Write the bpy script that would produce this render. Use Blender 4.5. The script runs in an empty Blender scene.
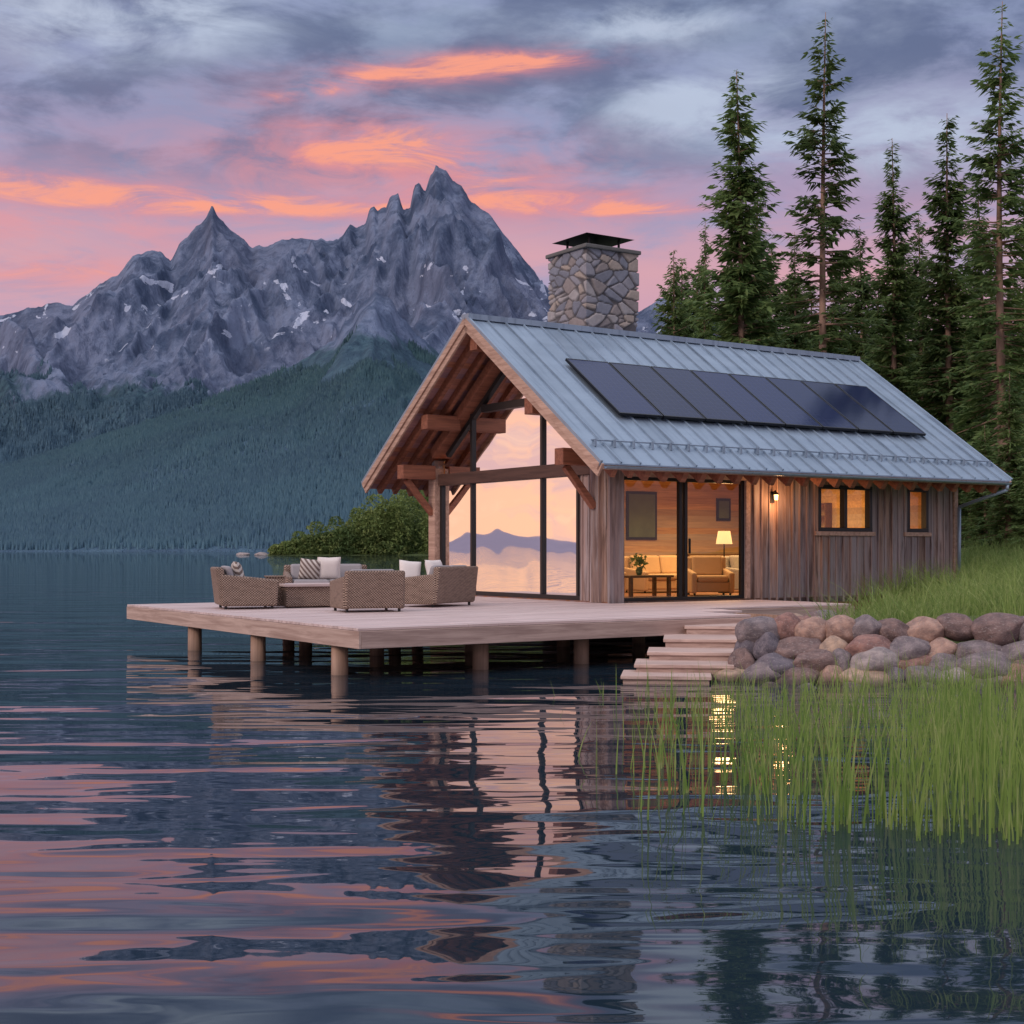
import bpy, bmesh, math, random
import numpy as np
from mathutils import Vector, Matrix
from mathutils import noise as mn
random.seed(7); rng=np.random.default_rng(7)
S=bpy.context.scene
COL=S.collection
F_PX=1380.0; H=1.7
TH=math.atan2(.551,.834)
U=Vector((math.cos(TH),math.sin(TH),0)); V=Vector((-math.sin(TH),math.cos(TH),0))
DK=0.68
FO=Vector((-1.98,18.0,0)); CO=Vector((1.88,26.5,0))

# ------------------------------------------------------------------ camera
cam=bpy.data.cameras.new("camera"); co=bpy.data.objects.new("camera",cam); COL.objects.link(co)
co.location=(0,0,H); co.rotation_euler=(math.radians(90),0,0)
cam.lens=F_PX/1024*36; cam.sensor_width=36; cam.shift_y=38/1024; cam.clip_end=30000; cam.clip_start=.1
S.camera=co
S.view_settings.view_transform='Standard'; S.view_settings.look='None'; S.view_settings.exposure=0

# ------------------------------------------------------------------ node helpers
class NT:
    def __init__(s,tree): s.t=tree; s.n=tree.nodes; s.l=tree.links
    def put(s,sock,v):
        if v is None: return
        if hasattr(v,'is_output') or isinstance(v,bpy.types.NodeSocket): s.l.new(v,sock)
        else:
            if isinstance(v,(tuple,list)) and len(v)==3 and sock.type=='RGBA': v=(*v,1)
            sock.default_value=v
    def m(s,op,a,b=None,c=None,clamp=False):
        n=s.n.new('ShaderNodeMath'); n.operation=op; n.use_clamp=clamp
        s.put(n.inputs[0],a); s.put(n.inputs[1],b); s.put(n.inputs[2],c); return n.outputs[0]
    def noise(s,vec,scale=5,detail=4,rough=.5,dist=0,col=False):
        n=s.n.new('ShaderNodeTexNoise'); s.put(n.inputs['Vector'],vec)
        n.inputs['Scale'].default_value=scale; n.inputs['Detail'].default_value=detail
        n.inputs['Roughness'].default_value=rough; n.inputs['Distortion'].default_value=dist
        return n.outputs['Color' if col else 'Fac']
    def mix(s,f,a,b,mode='MIX'):
        n=s.n.new('ShaderNodeMix'); n.data_type='RGBA'; n.blend_type=mode; n.clamp_factor=True
        s.put(n.inputs[0],f); s.put(n.inputs[6],a); s.put(n.inputs[7],b); return n.outputs[2]
    def ss(s,v,a,b):
        n=s.n.new('ShaderNodeMapRange'); n.interpolation_type='SMOOTHSTEP'
        s.put(n.inputs[0],v); n.inputs[1].default_value=a; n.inputs[2].default_value=b; return n.outputs[0]
    def mp(s,vec,sc=(1,1,1),rot=(0,0,0),loc=(0,0,0)):
        n=s.n.new('ShaderNodeMapping'); s.put(n.inputs[0],vec)
        n.inputs['Scale'].default_value=sc; n.inputs['Rotation'].default_value=rot; n.inputs['Location'].default_value=loc
        return n.outputs[0]
    def xyz(s,v):
        n=s.n.new('ShaderNodeSeparateXYZ'); s.put(n.inputs[0],v); return n.outputs
    def comb(s,x,y,z=0.):
        n=s.n.new('ShaderNodeCombineXYZ'); s.put(n.inputs[0],x); s.put(n.inputs[1],y); s.put(n.inputs[2],z); return n.outputs[0]
    def ramp(s,f,stops,interp='LINEAR'):
        n=s.n.new('ShaderNodeValToRGB'); s.put(n.inputs[0],f); r=n.color_ramp; r.interpolation=interp
        while len(r.elements)<len(stops): r.elements.new(.5)
        for e,(p,c) in zip(r.elements,stops): e.position=p; e.color=(*c,1)
        return n.outputs[0]
    def white(s,v):
        n=s.n.new('ShaderNodeTexWhiteNoise'); n.noise_dimensions='1D'; s.put(n.inputs['W'],v); return n.outputs[0]
    def bump(s,h,strength=.3,dist=.02,normal=None):
        n=s.n.new('ShaderNodeBump'); n.inputs['Strength'].default_value=strength; n.inputs['Distance'].default_value=dist
        s.put(n.inputs['Height'],h); s.put(n.inputs['Normal'],normal); return n.outputs[0]
    def tc(s,w='Object'): 
        n=s.n.new('ShaderNodeTexCoord'); return n.outputs[w]
    def pos(s): return s.n.new('ShaderNodeNewGeometry').outputs['Position']
    def rnd(s): return s.n.new('ShaderNodeObjectInfo').outputs['Random']
    def attr(s,name):
        n=s.n.new('ShaderNodeAttribute'); n.attribute_name=name; return n.outputs['Color']

def srgb(r,g,b):
    f=lambda c:(c/255/12.92) if c/255<=.04045 else ((c/255+.055)/1.055)**2.4
    return (f(r),f(g),f(b))

def newmat(name):
    m=bpy.data.materials.new(name); m.use_nodes=True; t=NT(m.node_tree)
    p=m.node_tree.nodes['Principled BSDF']; return m,t,p

def mat_simple(name,c,rough=.6,metal=0,noise=.15,nscale=8,bump=.1,emit=None,es=0,rand=0):
    m,t,p=newmat(name); o=t.tc()
    n=t.noise(o,nscale,5,.6)
    col=t.mix(n,tuple(x*(1-noise) for x in c),tuple(min(1,x*(1+noise)) for x in c))
    if rand:
        k=t.m('MULTIPLY_ADD',t.rnd(),rand*2,1-rand); col=t.mix(1.,col,t.comb(k,k,k),'MULTIPLY')
    t.put(p.inputs['Base Color'],col); p.inputs['Roughness'].default_value=rough; p.inputs['Metallic'].default_value=metal
    if bump: t.put(p.inputs['Normal'],t.bump(t.noise(o,nscale*4,4),bump,.01))
    if emit: p.inputs['Emission Color'].default_value=(*emit,1); p.inputs['Emission Strength'].default_value=es
    return m

def mat_wood(name,c1,c2,grain=0,board=None,rough=.6,bump=.25,var=.35,gscale=14,stain=None,weather=0.):
    m,t,p=newmat(name); o=t.tc()
    sc=[gscale]*3; sc[grain]=gscale*.06
    ov=o
    if board:
        ax,w=board; x=t.xyz(o)[ax]; idx=t.m('FLOOR',t.m('DIVIDE',x,w)); r=t.white(idx)
        off=t.m('MULTIPLY',r,37.)
        add=t.n.new('ShaderNodeVectorMath'); add.operation='ADD'; t.put(add.inputs[0],o); t.put(add.inputs[1],t.comb(off,off,off)); ov=add.outputs[0]
    n=t.noise(t.mp(ov,tuple(sc)),1,6,.65,.6)
    n2=t.noise(o,1.1,3,.6)
    f=t.m('ADD',t.m('MULTIPLY',t.ss(n,.3,.7),.7),t.m('MULTIPLY',n2,.3))
    col=t.mix(f,c1,c2)
    if board:
        k=t.m('MULTIPLY_ADD',r,var*2,1-var); col=t.mix(1.,col,t.comb(k,k,k),'MULTIPLY')
        r2=t.white(t.m('ADD',idx,91.3)); col=t.mix(t.m('MULTIPLY',r2,.35),col,tuple(x*.9 for x in (c2[2]*1.6,c2[1]*1.15,c2[0]*.9)))
    if weather:
        sc2=[5.]*3; sc2[grain]=.5
        wn=t.noise(t.mp(ov,tuple(sc2),(0,0,0),(3,8,1)),1,5,.6); col=t.mix(t.m('MULTIPLY',t.ss(wn,.45,.65),weather),col,srgb(158,152,154))
        wn2=t.noise(t.mp(ov,tuple(x*1.7 for x in sc2),(0,0,0),(9,2,5)),1,5,.6); col=t.mix(t.m('MULTIPLY',t.ss(wn2,.50,.68),weather),col,srgb(74,50,42))
    if stain:
        z=t.xyz(o)[2]; col=t.mix(t.m('MULTIPLY',t.m('SUBTRACT',1.,t.ss(z,stain[0],stain[1])),.6),col,tuple(x*.3 for x in c1))
    t.put(p.inputs['Base Color'],col); p.inputs['Roughness'].default_value=rough
    t.put(p.inputs['Normal'],t.bump(n,bump,.006)); return m

# ------------------------------------------------------------------ mesh helpers
class MB:
    def __init__(s): s.v=[]; s.f=[]; s.mi=[]; s.cur=0
    def add(s,vs,fs):
        b=len(s.v); s.v+= [tuple(v) for v in vs]
        for f in fs: s.f.append(tuple(b+i for i in f)); s.mi.append(s.cur)
    def box(s,x0,x1,y0,y1,z0,z1):
        s.add([(x0,y0,z0),(x1,y0,z0),(x1,y1,z0),(x0,y1,z0),(x0,y0,z1),(x1,y0,z1),(x1,y1,z1),(x0,y1,z1)],
              [(0,3,2,1),(4,5,6,7),(0,1,5,4),(1,2,6,5),(2,3,7,6),(3,0,4,7)])
    def prism(s,pts,vec):
        n=len(pts); vec=Vector(vec); p=[Vector(q) for q in pts]
        s.add(p+[q+vec for q in p],[tuple(range(n))[::-1],tuple(range(n,2*n))]+[(i,(i+1)%n,n+(i+1)%n,n+i) for i in range(n)])
    def beam(s,a,b,w,h,up=(0,0,1)):
        a=Vector(a); b=Vector(b); d=(b-a).normalized(); r=d.cross(Vector(up)).normalized(); u=r.cross(d).normalized()
        r*=w/2; u*=h/2
        s.add([a-r-u,a+r-u,a+r+u,a-r+u,b-r-u,b+r-u,b+r+u,b-r+u],[(0,1,2,3),(7,6,5,4),(0,4,5,1),(1,5,6,2),(2,6,7,3),(3,7,4,0)])
    def cyl(s,a,b,r0,r1=None,n=12):
        r1=r0 if r1 is None else r1
        a=Vector(a); b=Vector(b); d=(b-a).normalized(); t=Vector((1,0,0)) if abs(d.x)<.9 else Vector((0,1,0))
        x=d.cross(t).normalized(); y=d.cross(x)
        A=[a+(x*math.cos(k*2*math.pi/n)+y*math.sin(k*2*math.pi/n))*r0 for k in range(n)]
        B=[b+(x*math.cos(k*2*math.pi/n)+y*math.sin(k*2*math.pi/n))*r1 for k in range(n)]
        s.add(A+B,[tuple(range(n))[::-1],tuple(range(n,2*n))]+[(i,(i+1)%n,n+(i+1)%n,n+i) for i in range(n)])
    def mesh(s,name,mats,smooth=False):
        me=bpy.data.meshes.new(name); me.from_pydata(s.v,[],s.f)
        for m in (mats if isinstance(mats,(list,tuple)) else [mats]): me.materials.append(m)
        me.polygons.foreach_set('material_index',s.mi)
        if smooth: me.polygons.foreach_set('use_smooth',[True]*len(s.f))
        me.update()
        bm=bmesh.new(); bm.from_mesh(me); bmesh.ops.recalc_face_normals(bm,faces=bm.faces); bm.to_mesh(me); bm.free()
        return me
    def obj(s,name,mats,parent=None,bevel=0,smooth=False):
        o=bpy.data.objects.new(name,s.mesh(name,mats,smooth)); COL.objects.link(o)
        if parent: o.parent=parent
        if bevel:
            b=o.modifiers.new('bevel','BEVEL'); b.width=bevel; b.segments=2; b.limit_method='ANGLE'; b.angle_limit=math.radians(50)
        return o
def boxobj(name,mat,parent,bevel,*b):
    mb=MB(); mb.box(*b); return mb.obj(name,mat,parent,bevel)
def empty(name,loc,rot=0):
    e=bpy.data.objects.new(name,None); COL.objects.link(e); e.location=loc; e.rotation_euler=(0,0,rot); e.empty_display_size=.3; return e
def tag(o,label,cat,group=None):
    o['label']=label; o['category']=cat
    if group: o['group']=group
    return o
def npmesh(name,verts,quads,mat,smooth=False,k=4):
    me=bpy.data.meshes.new(name); n=len(verts); q=len(quads)
    me.vertices.add(n); me.vertices.foreach_set('co',np.asarray(verts,dtype=np.float32).ravel())
    me.loops.add(q*k); me.loops.foreach_set('vertex_index',np.asarray(quads,dtype=np.int32).ravel())
    me.polygons.add(q); me.polygons.foreach_set('loop_start',np.arange(0,q*k,k,dtype=np.int32))
    me.polygons.foreach_set('loop_total',np.full(q,k,dtype=np.int32))
    if smooth: me.polygons.foreach_set('use_smooth',np.ones(q,dtype=bool))
    me.update(calc_edges=True); me.validate()
    me.materials.append(mat); return me
def grid_quads(nr,nc):
    i=np.arange(nr-1)[:,None]*nc+np.arange(nc-1)[None,:]
    i=i.ravel(); return np.stack([i,i+1,i+nc+1,i+nc],1)

_T=rng.random((256,256))
def vn(x,y,s=0):
    x=x+s*17.31; y=y+s*9.73
    xi=np.floor(x).astype(int); yi=np.floor(y).astype(int); fx=x-xi; fy=y-yi
    fx=fx*fx*fx*(fx*(fx*6-15)+10); fy=fy*fy*fy*(fy*(fy*6-15)+10)
    g=lambda a,b:_T[a%256,b%256]
    return (g(xi,yi)*(1-fx)+g(xi+1,yi)*fx)*(1-fy)+(g(xi,yi+1)*(1-fx)+g(xi+1,yi+1)*fx)*fy
def fbm(x,y,o=5,s=0,r=.5):
    t=0;a=1;n=0
    for k in range(o): t=t+a*vn(x*2**k,y*2**k,s+k); n+=a; a*=r
    return t/n
def ridged(x,y,o=5,s=0,r=.55):
    t=0;a=1;n=0
    for k in range(o): t=t+a*(1-np.abs(2*vn(x*2**k,y*2**k,s+k)-1)); n+=a; a*=r
    return t/n

# ------------------------------------------------------------------ world
w=bpy.data.worlds.new("World"); S.world=w; w.use_nodes=True
try:
    w.cycles.sampling_method='MANUAL'; w.cycles.sample_map_resolution=512
except Exception: pass
t=NT(w.node_tree); bg=w.node_tree.nodes['Background']
d=t.tc('Generated'); X,Y,Z=t.xyz(d)[0:3]
hor=t.m('SQRT',t.m('ADD',t.m('MULTIPLY',X,X),t.m('MULTIPLY',Y,Y)))
el=t.m('DIVIDE',Z,t.m('MAXIMUM',hor,.02)); az=t.m('ARCTAN2',X,Y)
zz=t.m('ADD',t.m('MAXIMUM',Z,0.),.20)
q=t.comb(t.m('DIVIDE',X,zz),t.m('DIVIDE',Y,zz),0.)
n1=t.noise(t.mp(q,(1.5,1.9,1),(0,0,.3),(3.1,1.7,0)),1.0,7,.58,.35)
n2=t.noise(t.mp(q,(2.6,3.2,1),(0,0,.15),(7,2,0)),1.5,8,.6,.3)
n3=t.noise(t.mp(t.comb(az,el,0.),(6,24,1),(0,0,0)),1.,6,.6,.6)
e2=t.m('ADD',el,t.m('MULTIPLY',t.m('SUBTRACT',n1,.5),.08))
base=t.ramp(t.m('DIVIDE',e2,.5,clamp=True),[(0,srgb(186,164,190)),(.30,srgb(202,160,182)),(.40,srgb(214,164,176)),(.50,srgb(176,154,184)),(.60,srgb(150,150,184)),(.74,srgb(132,146,176)),(1,srgb(130,148,180))])
base=t.mix(t.m('MULTIPLY',t.ss(n3,.44,.64),.7),base,srgb(148,158,194))
dark=t.m('MULTIPLY',t.ss(n2,.40,.60),t.ss(el,.22,.32))
base=t.mix(t.m('MULTIPLY',dark,.85),base,srgb(94,106,140))
def ell(px,py,rx,ry,tilt=0.,amp=1.):
    a0=math.atan((px-512)/F_PX); e0=(550-py)/F_PX
    da=t.m('SUBTRACT',az,a0); dx=t.m('DIVIDE',da,rx/F_PX)
    dy=t.m('DIVIDE',t.m('SUBTRACT',t.m('SUBTRACT',el,e0),t.m('MULTIPLY',da,tilt)),ry/F_PX)
    r=t.m('EXPONENT',t.m('MULTIPLY',t.m('ADD',t.m('MULTIPLY',dx,dx),t.m('MULTIPLY',dy,dy)),-1.))
    return t.m('MULTIPLY',r,amp) if amp!=1. else r
def summ(L):
    r=L[0]
    for k in L[1:]: r=t.m('ADD',r,k)
    return r
n5=t.noise(t.mp(t.comb(az,el,0.),(9,22,1),(0,0,.25),(4,1,0)),1.,7,.62,.5)
gapm=summ([ell(110,42,170,40,.15,1.25),ell(700,105,110,38,.1),ell(905,150,150,46,0),ell(640,25,120,22,0),t.m('MULTIPLY',t.ss(el,.42,.5),.5)])
gap=t.m('MAXIMUM',t.ss(t.m('MULTIPLY',gapm,t.m('MULTIPLY_ADD',n5,3.4,-1.0)),.0,1.0),t.m('MULTIPLY',t.m('MULTIPLY',t.ss(n1,.52,.70),t.ss(el,.22,.34)),.6))
base=t.mix(t.m('MULTIPLY',gap,.9),base,srgb(188,200,222))
gw_=summ([ell(370,165,190,42,0.,.65),ell(60,235,210,40,0.,.6),ell(540,205,150,30,0.,.4),ell(430,72,150,18,.1,.4)])
n6=t.noise(t.mp(t.comb(az,el,0.),(13,34,1),(0,0,.2),(1,7,0)),1.,7,.62,.8)
base=t.mix(t.m('MULTIPLY',t.m('MULTIPLY',gw_,t.ss(n6,.34,.62)),1.0,clamp=True),base,srgb(232,152,156))
n4=t.noise(t.mp(t.comb(az,el,0.),(10,44,1),(0,0,.10),(2.3,5,0)),1.,8,.66,.8)
pk=summ([ell(440,70,150,16,.10),ell(510,62,90,10,0),ell(330,92,80,10,.2),ell(345,150,120,28,.08,1.2),ell(480,165,110,20,-.1),ell(40,205,210,18,-.02),ell(250,212,220,13,.02),ell(530,200,140,16,-.05),ell(0,285,130,20,0),ell(620,212,80,8,0)])
pm=t.ss(t.m('MULTIPLY',pk,t.m('MULTIPLY_ADD',n4,3.6,-1.1)),.0,1.4)
pcol=t.mix(t.ss(pm,.2,.95),srgb(228,140,146),srgb(252,162,136))
base=t.mix(t.m('MULTIPLY',pm,.95),base,pcol)
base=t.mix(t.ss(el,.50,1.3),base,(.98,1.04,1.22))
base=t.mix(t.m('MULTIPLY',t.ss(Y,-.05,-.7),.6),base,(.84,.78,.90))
gd=Vector((-.93,.30,.1)).normalized()
dot=t.m('ADD',t.m('ADD',t.m('MULTIPLY',X,gd.x),t.m('MULTIPLY',Y,gd.y)),t.m('MULTIPLY',Z,gd.z))
gl=t.m('POWER',t.m('MAXIMUM',dot,0.),6.)
glc=t.mix(t.ss(el,.0,.30),(1.04,.58,.38),(.82,.42,.43))
glc=t.mix(t.m('MULTIPLY',t.ss(n3,.44,.60),.75),glc,(.60,.40,.50))
glc=t.mix(t.m('MULTIPLY',t.ss(n4,.50,.66),.5),glc,(1.1,.70,.48))
base=t.mix(t.m('MULTIPLY',gl,.95),base,glc)
sky=w.node_tree.nodes.new('ShaderNodeTexSky'); sky.sky_type='NISHITA'; sky.sun_disc=False
sky.sun_elevation=math.radians(6); sky.sun_rotation=math.radians(-75)
sk=t.mix(1.,sky.outputs[0],(.002,.002,.002),'MULTIPLY')
base=t.mix(1.,base,sk,'ADD')
base=t.mix(t.ss(Z,-.02,-.2),base,(.03,.04,.06))
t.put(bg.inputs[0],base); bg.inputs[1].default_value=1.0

sun=bpy.data.lights.new("sun",'SUN'); sun.energy=1.25; sun.angle=math.radians(20); sun.color=(1,.83,.73)
so=bpy.data.objects.new("sun",sun); COL.objects.link(so)
so.rotation_euler=Vector((-.62,-.62,.48)).to_track_quat('Z','Y').to_euler()

# ------------------------------------------------------------------ materials
M_board=mat_wood('weathered_boards',srgb(112,84,72),srgb(184,150,130),2,(0,.22),.75,.5,.42,weather=.7)
M_boardy=mat_wood('weathered_boards_gable',srgb(112,84,72),srgb(184,150,130),2,(1,.22),.75,.5,.42,weather=.6)
M_timb=mat_wood('red_cedar_timber',srgb(108,62,46),srgb(166,106,80),0,None,.6,.3)
M_dtimb=mat_wood('dark_brown_transom',srgb(62,42,36),srgb(98,70,60),1,None,.55,.3)
M_soff=mat_wood('soffit_boards',srgb(128,78,54),srgb(186,124,90),0,(1,.14),.6,.3,.2)
M_barge=mat_wood('barge_board',srgb(150,116,100),srgb(208,174,154),1,None,.7,.3)
M_deck=mat_wood('deck_planks',srgb(170,146,140),srgb(222,202,196),0,(1,.15),.6,.3,.14)
M_fasc=mat_wood('deck_fascia',srgb(146,118,108),srgb(206,178,164),0,None,.65,.3)
M_fascy=mat_wood('deck_fascia_end',srgb(150,122,110),srgb(210,184,170),1,None,.65,.3)
M_step=mat_wood('step_wood',srgb(158,130,120),srgb(218,190,176),0,None,.65,.3)
M_pile=mat_wood('pile_wood',srgb(132,104,88),srgb(188,154,132),2,None,.75,.4,stain=(-.1,.25))
M_int=mat_wood('interior_pine',srgb(170,124,76),srgb(214,170,114),0,(2,.16),.55,.15,.22)
M_intf=mat_wood('interior_floor',srgb(120,74,44),srgb(170,112,70),0,(1,.14),.4,.1,.15)
M_dark=mat_simple('dark_frame_metal',(.018,.017,.018),.35,.3,.1,6,0)
M_black=mat_simple('black_cap_metal',(.02,.02,.022),.5,.6)
M_found=mat_simple('foundation_concrete',(.14,.135,.13),.9,0,.3,3)
m,t,p=newmat('standing_seam_metal'); o=t.tc()
n=t.noise(t.mp(o,(.6,2,2)),1.5,6,.65); x=t.xyz(o)[0]; r=t.white(t.m('FLOOR',t.m('DIVIDE',t.m('ADD',x,1.15),.45)))
c=t.mix(n,srgb(124,142,160),srgb(162,178,194)); k=t.m('MULTIPLY_ADD',r,.14,.93); c=t.mix(1.,c,t.comb(k,k,k),'MULTIPLY')
st=t.noise(t.mp(o,(9,.5,.5)),1,4,.6); c=t.mix(t.m('MULTIPLY',t.ss(st,.50,.7),.4),c,srgb(92,108,128))
t.put(p.inputs['Base Color'],c); p.inputs['Metallic'].default_value=.35; t.put(p.inputs['Roughness'],t.m('MULTIPLY_ADD',n,.25,.3))
t.put(p.inputs['Normal'],t.bump(t.noise(t.mp(o,(2,.6,.6)),1,2),.3,.03)); M_roof=m
m,t,p=newmat('solar_cells'); o=t.tc(); x,y,z=t.xyz(o)[0:3]
gx=t.m('FRACT',t.m('MULTIPLY',x,6.0)); gy=t.m('FRACT',t.m('MULTIPLY',y,5.5))
ln=t.m('MAXIMUM',t.m('GREATER_THAN',gx,.94),t.m('GREATER_THAN',gy,.95))
rr_=t.m('MULTIPLY_ADD',t.rnd(),.5,.75); cc_=t.mix(1.,(.010,.018,.070),t.comb(rr_,rr_,rr_),'MULTIPLY')
t.put(p.inputs['Base Color'],t.mix(t.m('MULTIPLY',ln,.5),cc_,(.05,.06,.12))); p.inputs['Roughness'].default_value=.10; p.inputs['Specular IOR Level'].default_value=.22
M_solar=m; M_sframe=mat_simple('solar_frame',(.03,.03,.035),.35,.7)
def mat_glass(name,refl,tint=(1,1,1),rough=0.):
    m=bpy.data.materials.new(name); m.use_nodes=True; t=NT(m.node_tree); m.node_tree.nodes.remove(m.node_tree.nodes['Principled BSDF'])
    out=m.node_tree.nodes['Material Output']; g=t.n.new('ShaderNodeBsdfGlossy'); g.inputs['Roughness'].default_value=rough
    g.inputs['Color'].default_value=(1,.97,.95,1)
    tr=t.n.new('ShaderNodeBsdfTransparent'); tr.inputs[0].default_value=(*tint,1)
    fr=t.n.new('ShaderNodeFresnel'); fr.inputs[0].default_value=1.5
    mx=t.n.new('ShaderNodeMixShader'); t.put(mx.inputs[0],t.m('MAXIMUM',fr.outputs[0],refl)); t.l.new(tr.outputs[0],mx.inputs[1]); t.l.new(g.outputs[0],mx.inputs[2])
    t.l.new(mx.outputs[0],out.inputs[0])
    nn=t.bump(t.noise(t.tc(),.8,1),.12,.05); t.put(g.inputs['Normal'],nn); return m
M_gg=mat_glass('reflective_glazing',.76,(.8,.8,.78),.015); M_gl=mat_glass('clear_glazing',.05,(.95,.95,.93))
m,t,p=newmat('wicker'); o=t.tc(); x,y,z=t.xyz(o)[0:3]
a=t.m('SINE',t.m('MULTIPLY',t.m('ADD',x,y),130.)); b=t.m('SINE',t.m('MULTIPLY',z,150.)); h=t.m('MULTIPLY',a,b)
nw=t.noise(t.mp(o,(6,6,22)),1,4,.6); cw_=t.mix(t.ss(h,-.5,.5),srgb(92,72,62),srgb(182,156,138)); cw_=t.mix(t.m('MULTIPLY',t.ss(nw,.45,.65),.5),cw_,srgb(104,84,72))
t.put(p.inputs['Base Color'],cw_); p.inputs['Roughness'].default_value=.7
t.put(p.inputs['Normal'],t.bump(h,.8,.012)); M_wick=m
M_cush=mat_simple('grey_cushion_fabric',srgb(156,150,152),.9,0,.08,20,.2)
M_white=mat_simple('cream_pillow_fabric',srgb(228,218,212),.9,0,.06,20,.2)
m,t,p=newmat('patterned_pillow_fabric'); o=t.tc(); h=t.m('SINE',t.m('MULTIPLY',t.m('ADD',t.xyz(o)[0],t.xyz(o)[2]),60.))
t.put(p.inputs['Base Color'],t.mix(t.ss(h,-.2,.2),srgb(120,104,96),srgb(205,195,186))); p.inputs['Roughness'].default_value=.9; M_pat=m
def mat_leaf(name,c1,c2,c3,scale=.6,trans=.25,rand=.25):
    m,t,p=newmat(name); g=t.pos(); n=t.noise(g,scale,2,.6); n2=t.noise(g,scale*9,0,.5)
    c=t.mix(t.ss(n,.35,.65),c1,c2); c=t.mix(t.m('MULTIPLY',t.ss(n2,.5,.7),.6),c,c3)
    k=t.m('MULTIPLY_ADD',t.rnd(),rand*2,1-rand); c=t.mix(1.,c,t.comb(k,k,k),'MULTIPLY')
    t.put(p.inputs['Base Color'],c); p.inputs['Roughness'].default_value=.65
    p.inputs['Specular IOR Level'].default_value=.25
    tl=t.n.new('ShaderNodeBsdfTranslucent'); t.put(tl.inputs[0],c)
    mx=t.n.new('ShaderNodeMixShader'); mx.inputs[0].default_value=trans; t.l.new(p.outputs[0],mx.inputs[1]); t.l.new(tl.outputs[0],mx.inputs[2])
    t.l.new(mx.outputs[0],m.node_tree.nodes['Material Output'].inputs[0]); return m
M_needle=mat_leaf('spruce_needles',(.085,.145,.050),(.160,.235,.078),(.25,.31,.11),.6,.45)
M_bush=mat_leaf('shoreline_leaves',(.08,.13,.04),(.18,.24,.07),(.27,.31,.10),.05,.3)
M_grass=mat_leaf('meadow_grass',(.14,.22,.055),(.27,.36,.10),(.42,.45,.19),1.1,.4)
M_reed=mat_leaf('reed_blades',(.20,.34,.07),(.36,.50,.12),(.52,.57,.22),.8,.42)
M_bark=mat_simple('pine_bark',srgb(150,120,104),.9,0,.4,3,.6)

# ------------------------------------------------------------------ water
m,t,p=newmat('lake_water'); g=t.pos()
p.inputs['Base Color'].default_value=(.014,.028,.042,1); p.inputs['Roughness'].default_value=.015; p.inputs['IOR'].default_value=1.6
wA=t.noise(t.mp(g,(.24,.76,1),(0,0,.10)),1.,1.5,.4,.5)
wB=t.noise(t.mp(g,(.75,2.6,1),(0,0,-.06),(5,3,0)),1.,1.,.5,.4)
wC=t.noise(t.mp(g,(2.0,6.,1),(0,0,.15),(1,9,0)),1.,1.,.5,.3)
wD=t.noise(t.mp(g,(.05,.12,1),(0,0,.2)),1.,2.,.5)
hh=t.m('ADD',t.m('MULTIPLY',wA,.062),t.m('MULTIPLY',wB,.0105)); hh=t.m('ADD',hh,t.m('MULTIPLY',t.m('MULTIPLY',wC,t.ss(wD,.38,.62)),.0032))
t.put(p.inputs['Normal'],t.bump(hh,1.,1.)); M_water=m
wb=MB(); wb.add([(-9000,-600,0),(9000,-600,0),(9000,9000,0),(-9000,9000,0)],[(0,1,2,3)])
wo=wb.obj('water',M_water); wo['kind']='structure'; wo['label']='calm rippled dark blue alpine lake reflecting dusk sky'

# ------------------------------------------------------------------ mountains
def mat_mtn(name,treeline,jit,snow=True,haze=.0):
    m,t,p=newmat(name); g=t.pos(); z=t.xyz(g)[2]
    a=t.noise(g,.0022,6,.6); b=t.noise(t.mp(g,(1,1,.26)),.009,7,.66,.3); b2=t.noise(t.mp(g,(1,1,.16)),.030,5,.65); c=t.noise(g,.045,4,.6)
    rock=t.mix(t.ss(b,.36,.64),srgb(66,78,102),srgb(122,132,156))
    rock=t.mix(t.m('MULTIPLY',t.ss(a,.45,.6),.25),rock,srgb(104,102,120))
    rock=t.mix(t.m('MULTIPLY',t.ss(b2,.52,.66),.5),rock,srgb(58,68,92))
    fo=t.mix(t.ss(c,.35,.68),srgb(38,58,64),srgb(64,90,94))
    zz=t.m('ADD',z,t.m('MULTIPLY',t.m('SUBTRACT',a,.5),jit*2.6)); zz=t.m('ADD',zz,t.m('MULTIPLY',t.m('SUBTRACT',b,.5),jit*2.))
    f=t.ss(zz,treeline-jit*.3,treeline+jit*.3)
    col=t.mix(f,fo,rock)
    if snow:
        sn=t.noise(t.mp(g,(.0120,.0040,.014),(0,0,.8)),1.,5,.55,.6)
        band=t.m('MULTIPLY',t.ss(z,520,680),t.m('SUBTRACT',1.,t.ss(z,880,1020)))
        sm=t.m('MULTIPLY',t.ss(sn,.625,.650),t.ss(band,.3,.7)); col=t.mix(t.m('MULTIPLY',sm,.8),col,srgb(204,210,228))
    hz=t.m('SUBTRACT',1.,t.ss(z,-50,700)); col=t.mix(t.m('MULTIPLY_ADD',hz,.36,haze),col,srgb(102,128,158))  # aerial haze painted into the base colour, thicker towards lake level
    t.put(p.inputs['Base Color'],col); p.inputs['Roughness'].default_value=.95; p.inputs['Specular IOR Level'].default_value=.1
    t.put(p.inputs['Normal'],t.bump(t.m('ADD',b,t.m('MULTIPLY',b2,.5)),1.,36.)); return m
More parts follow.
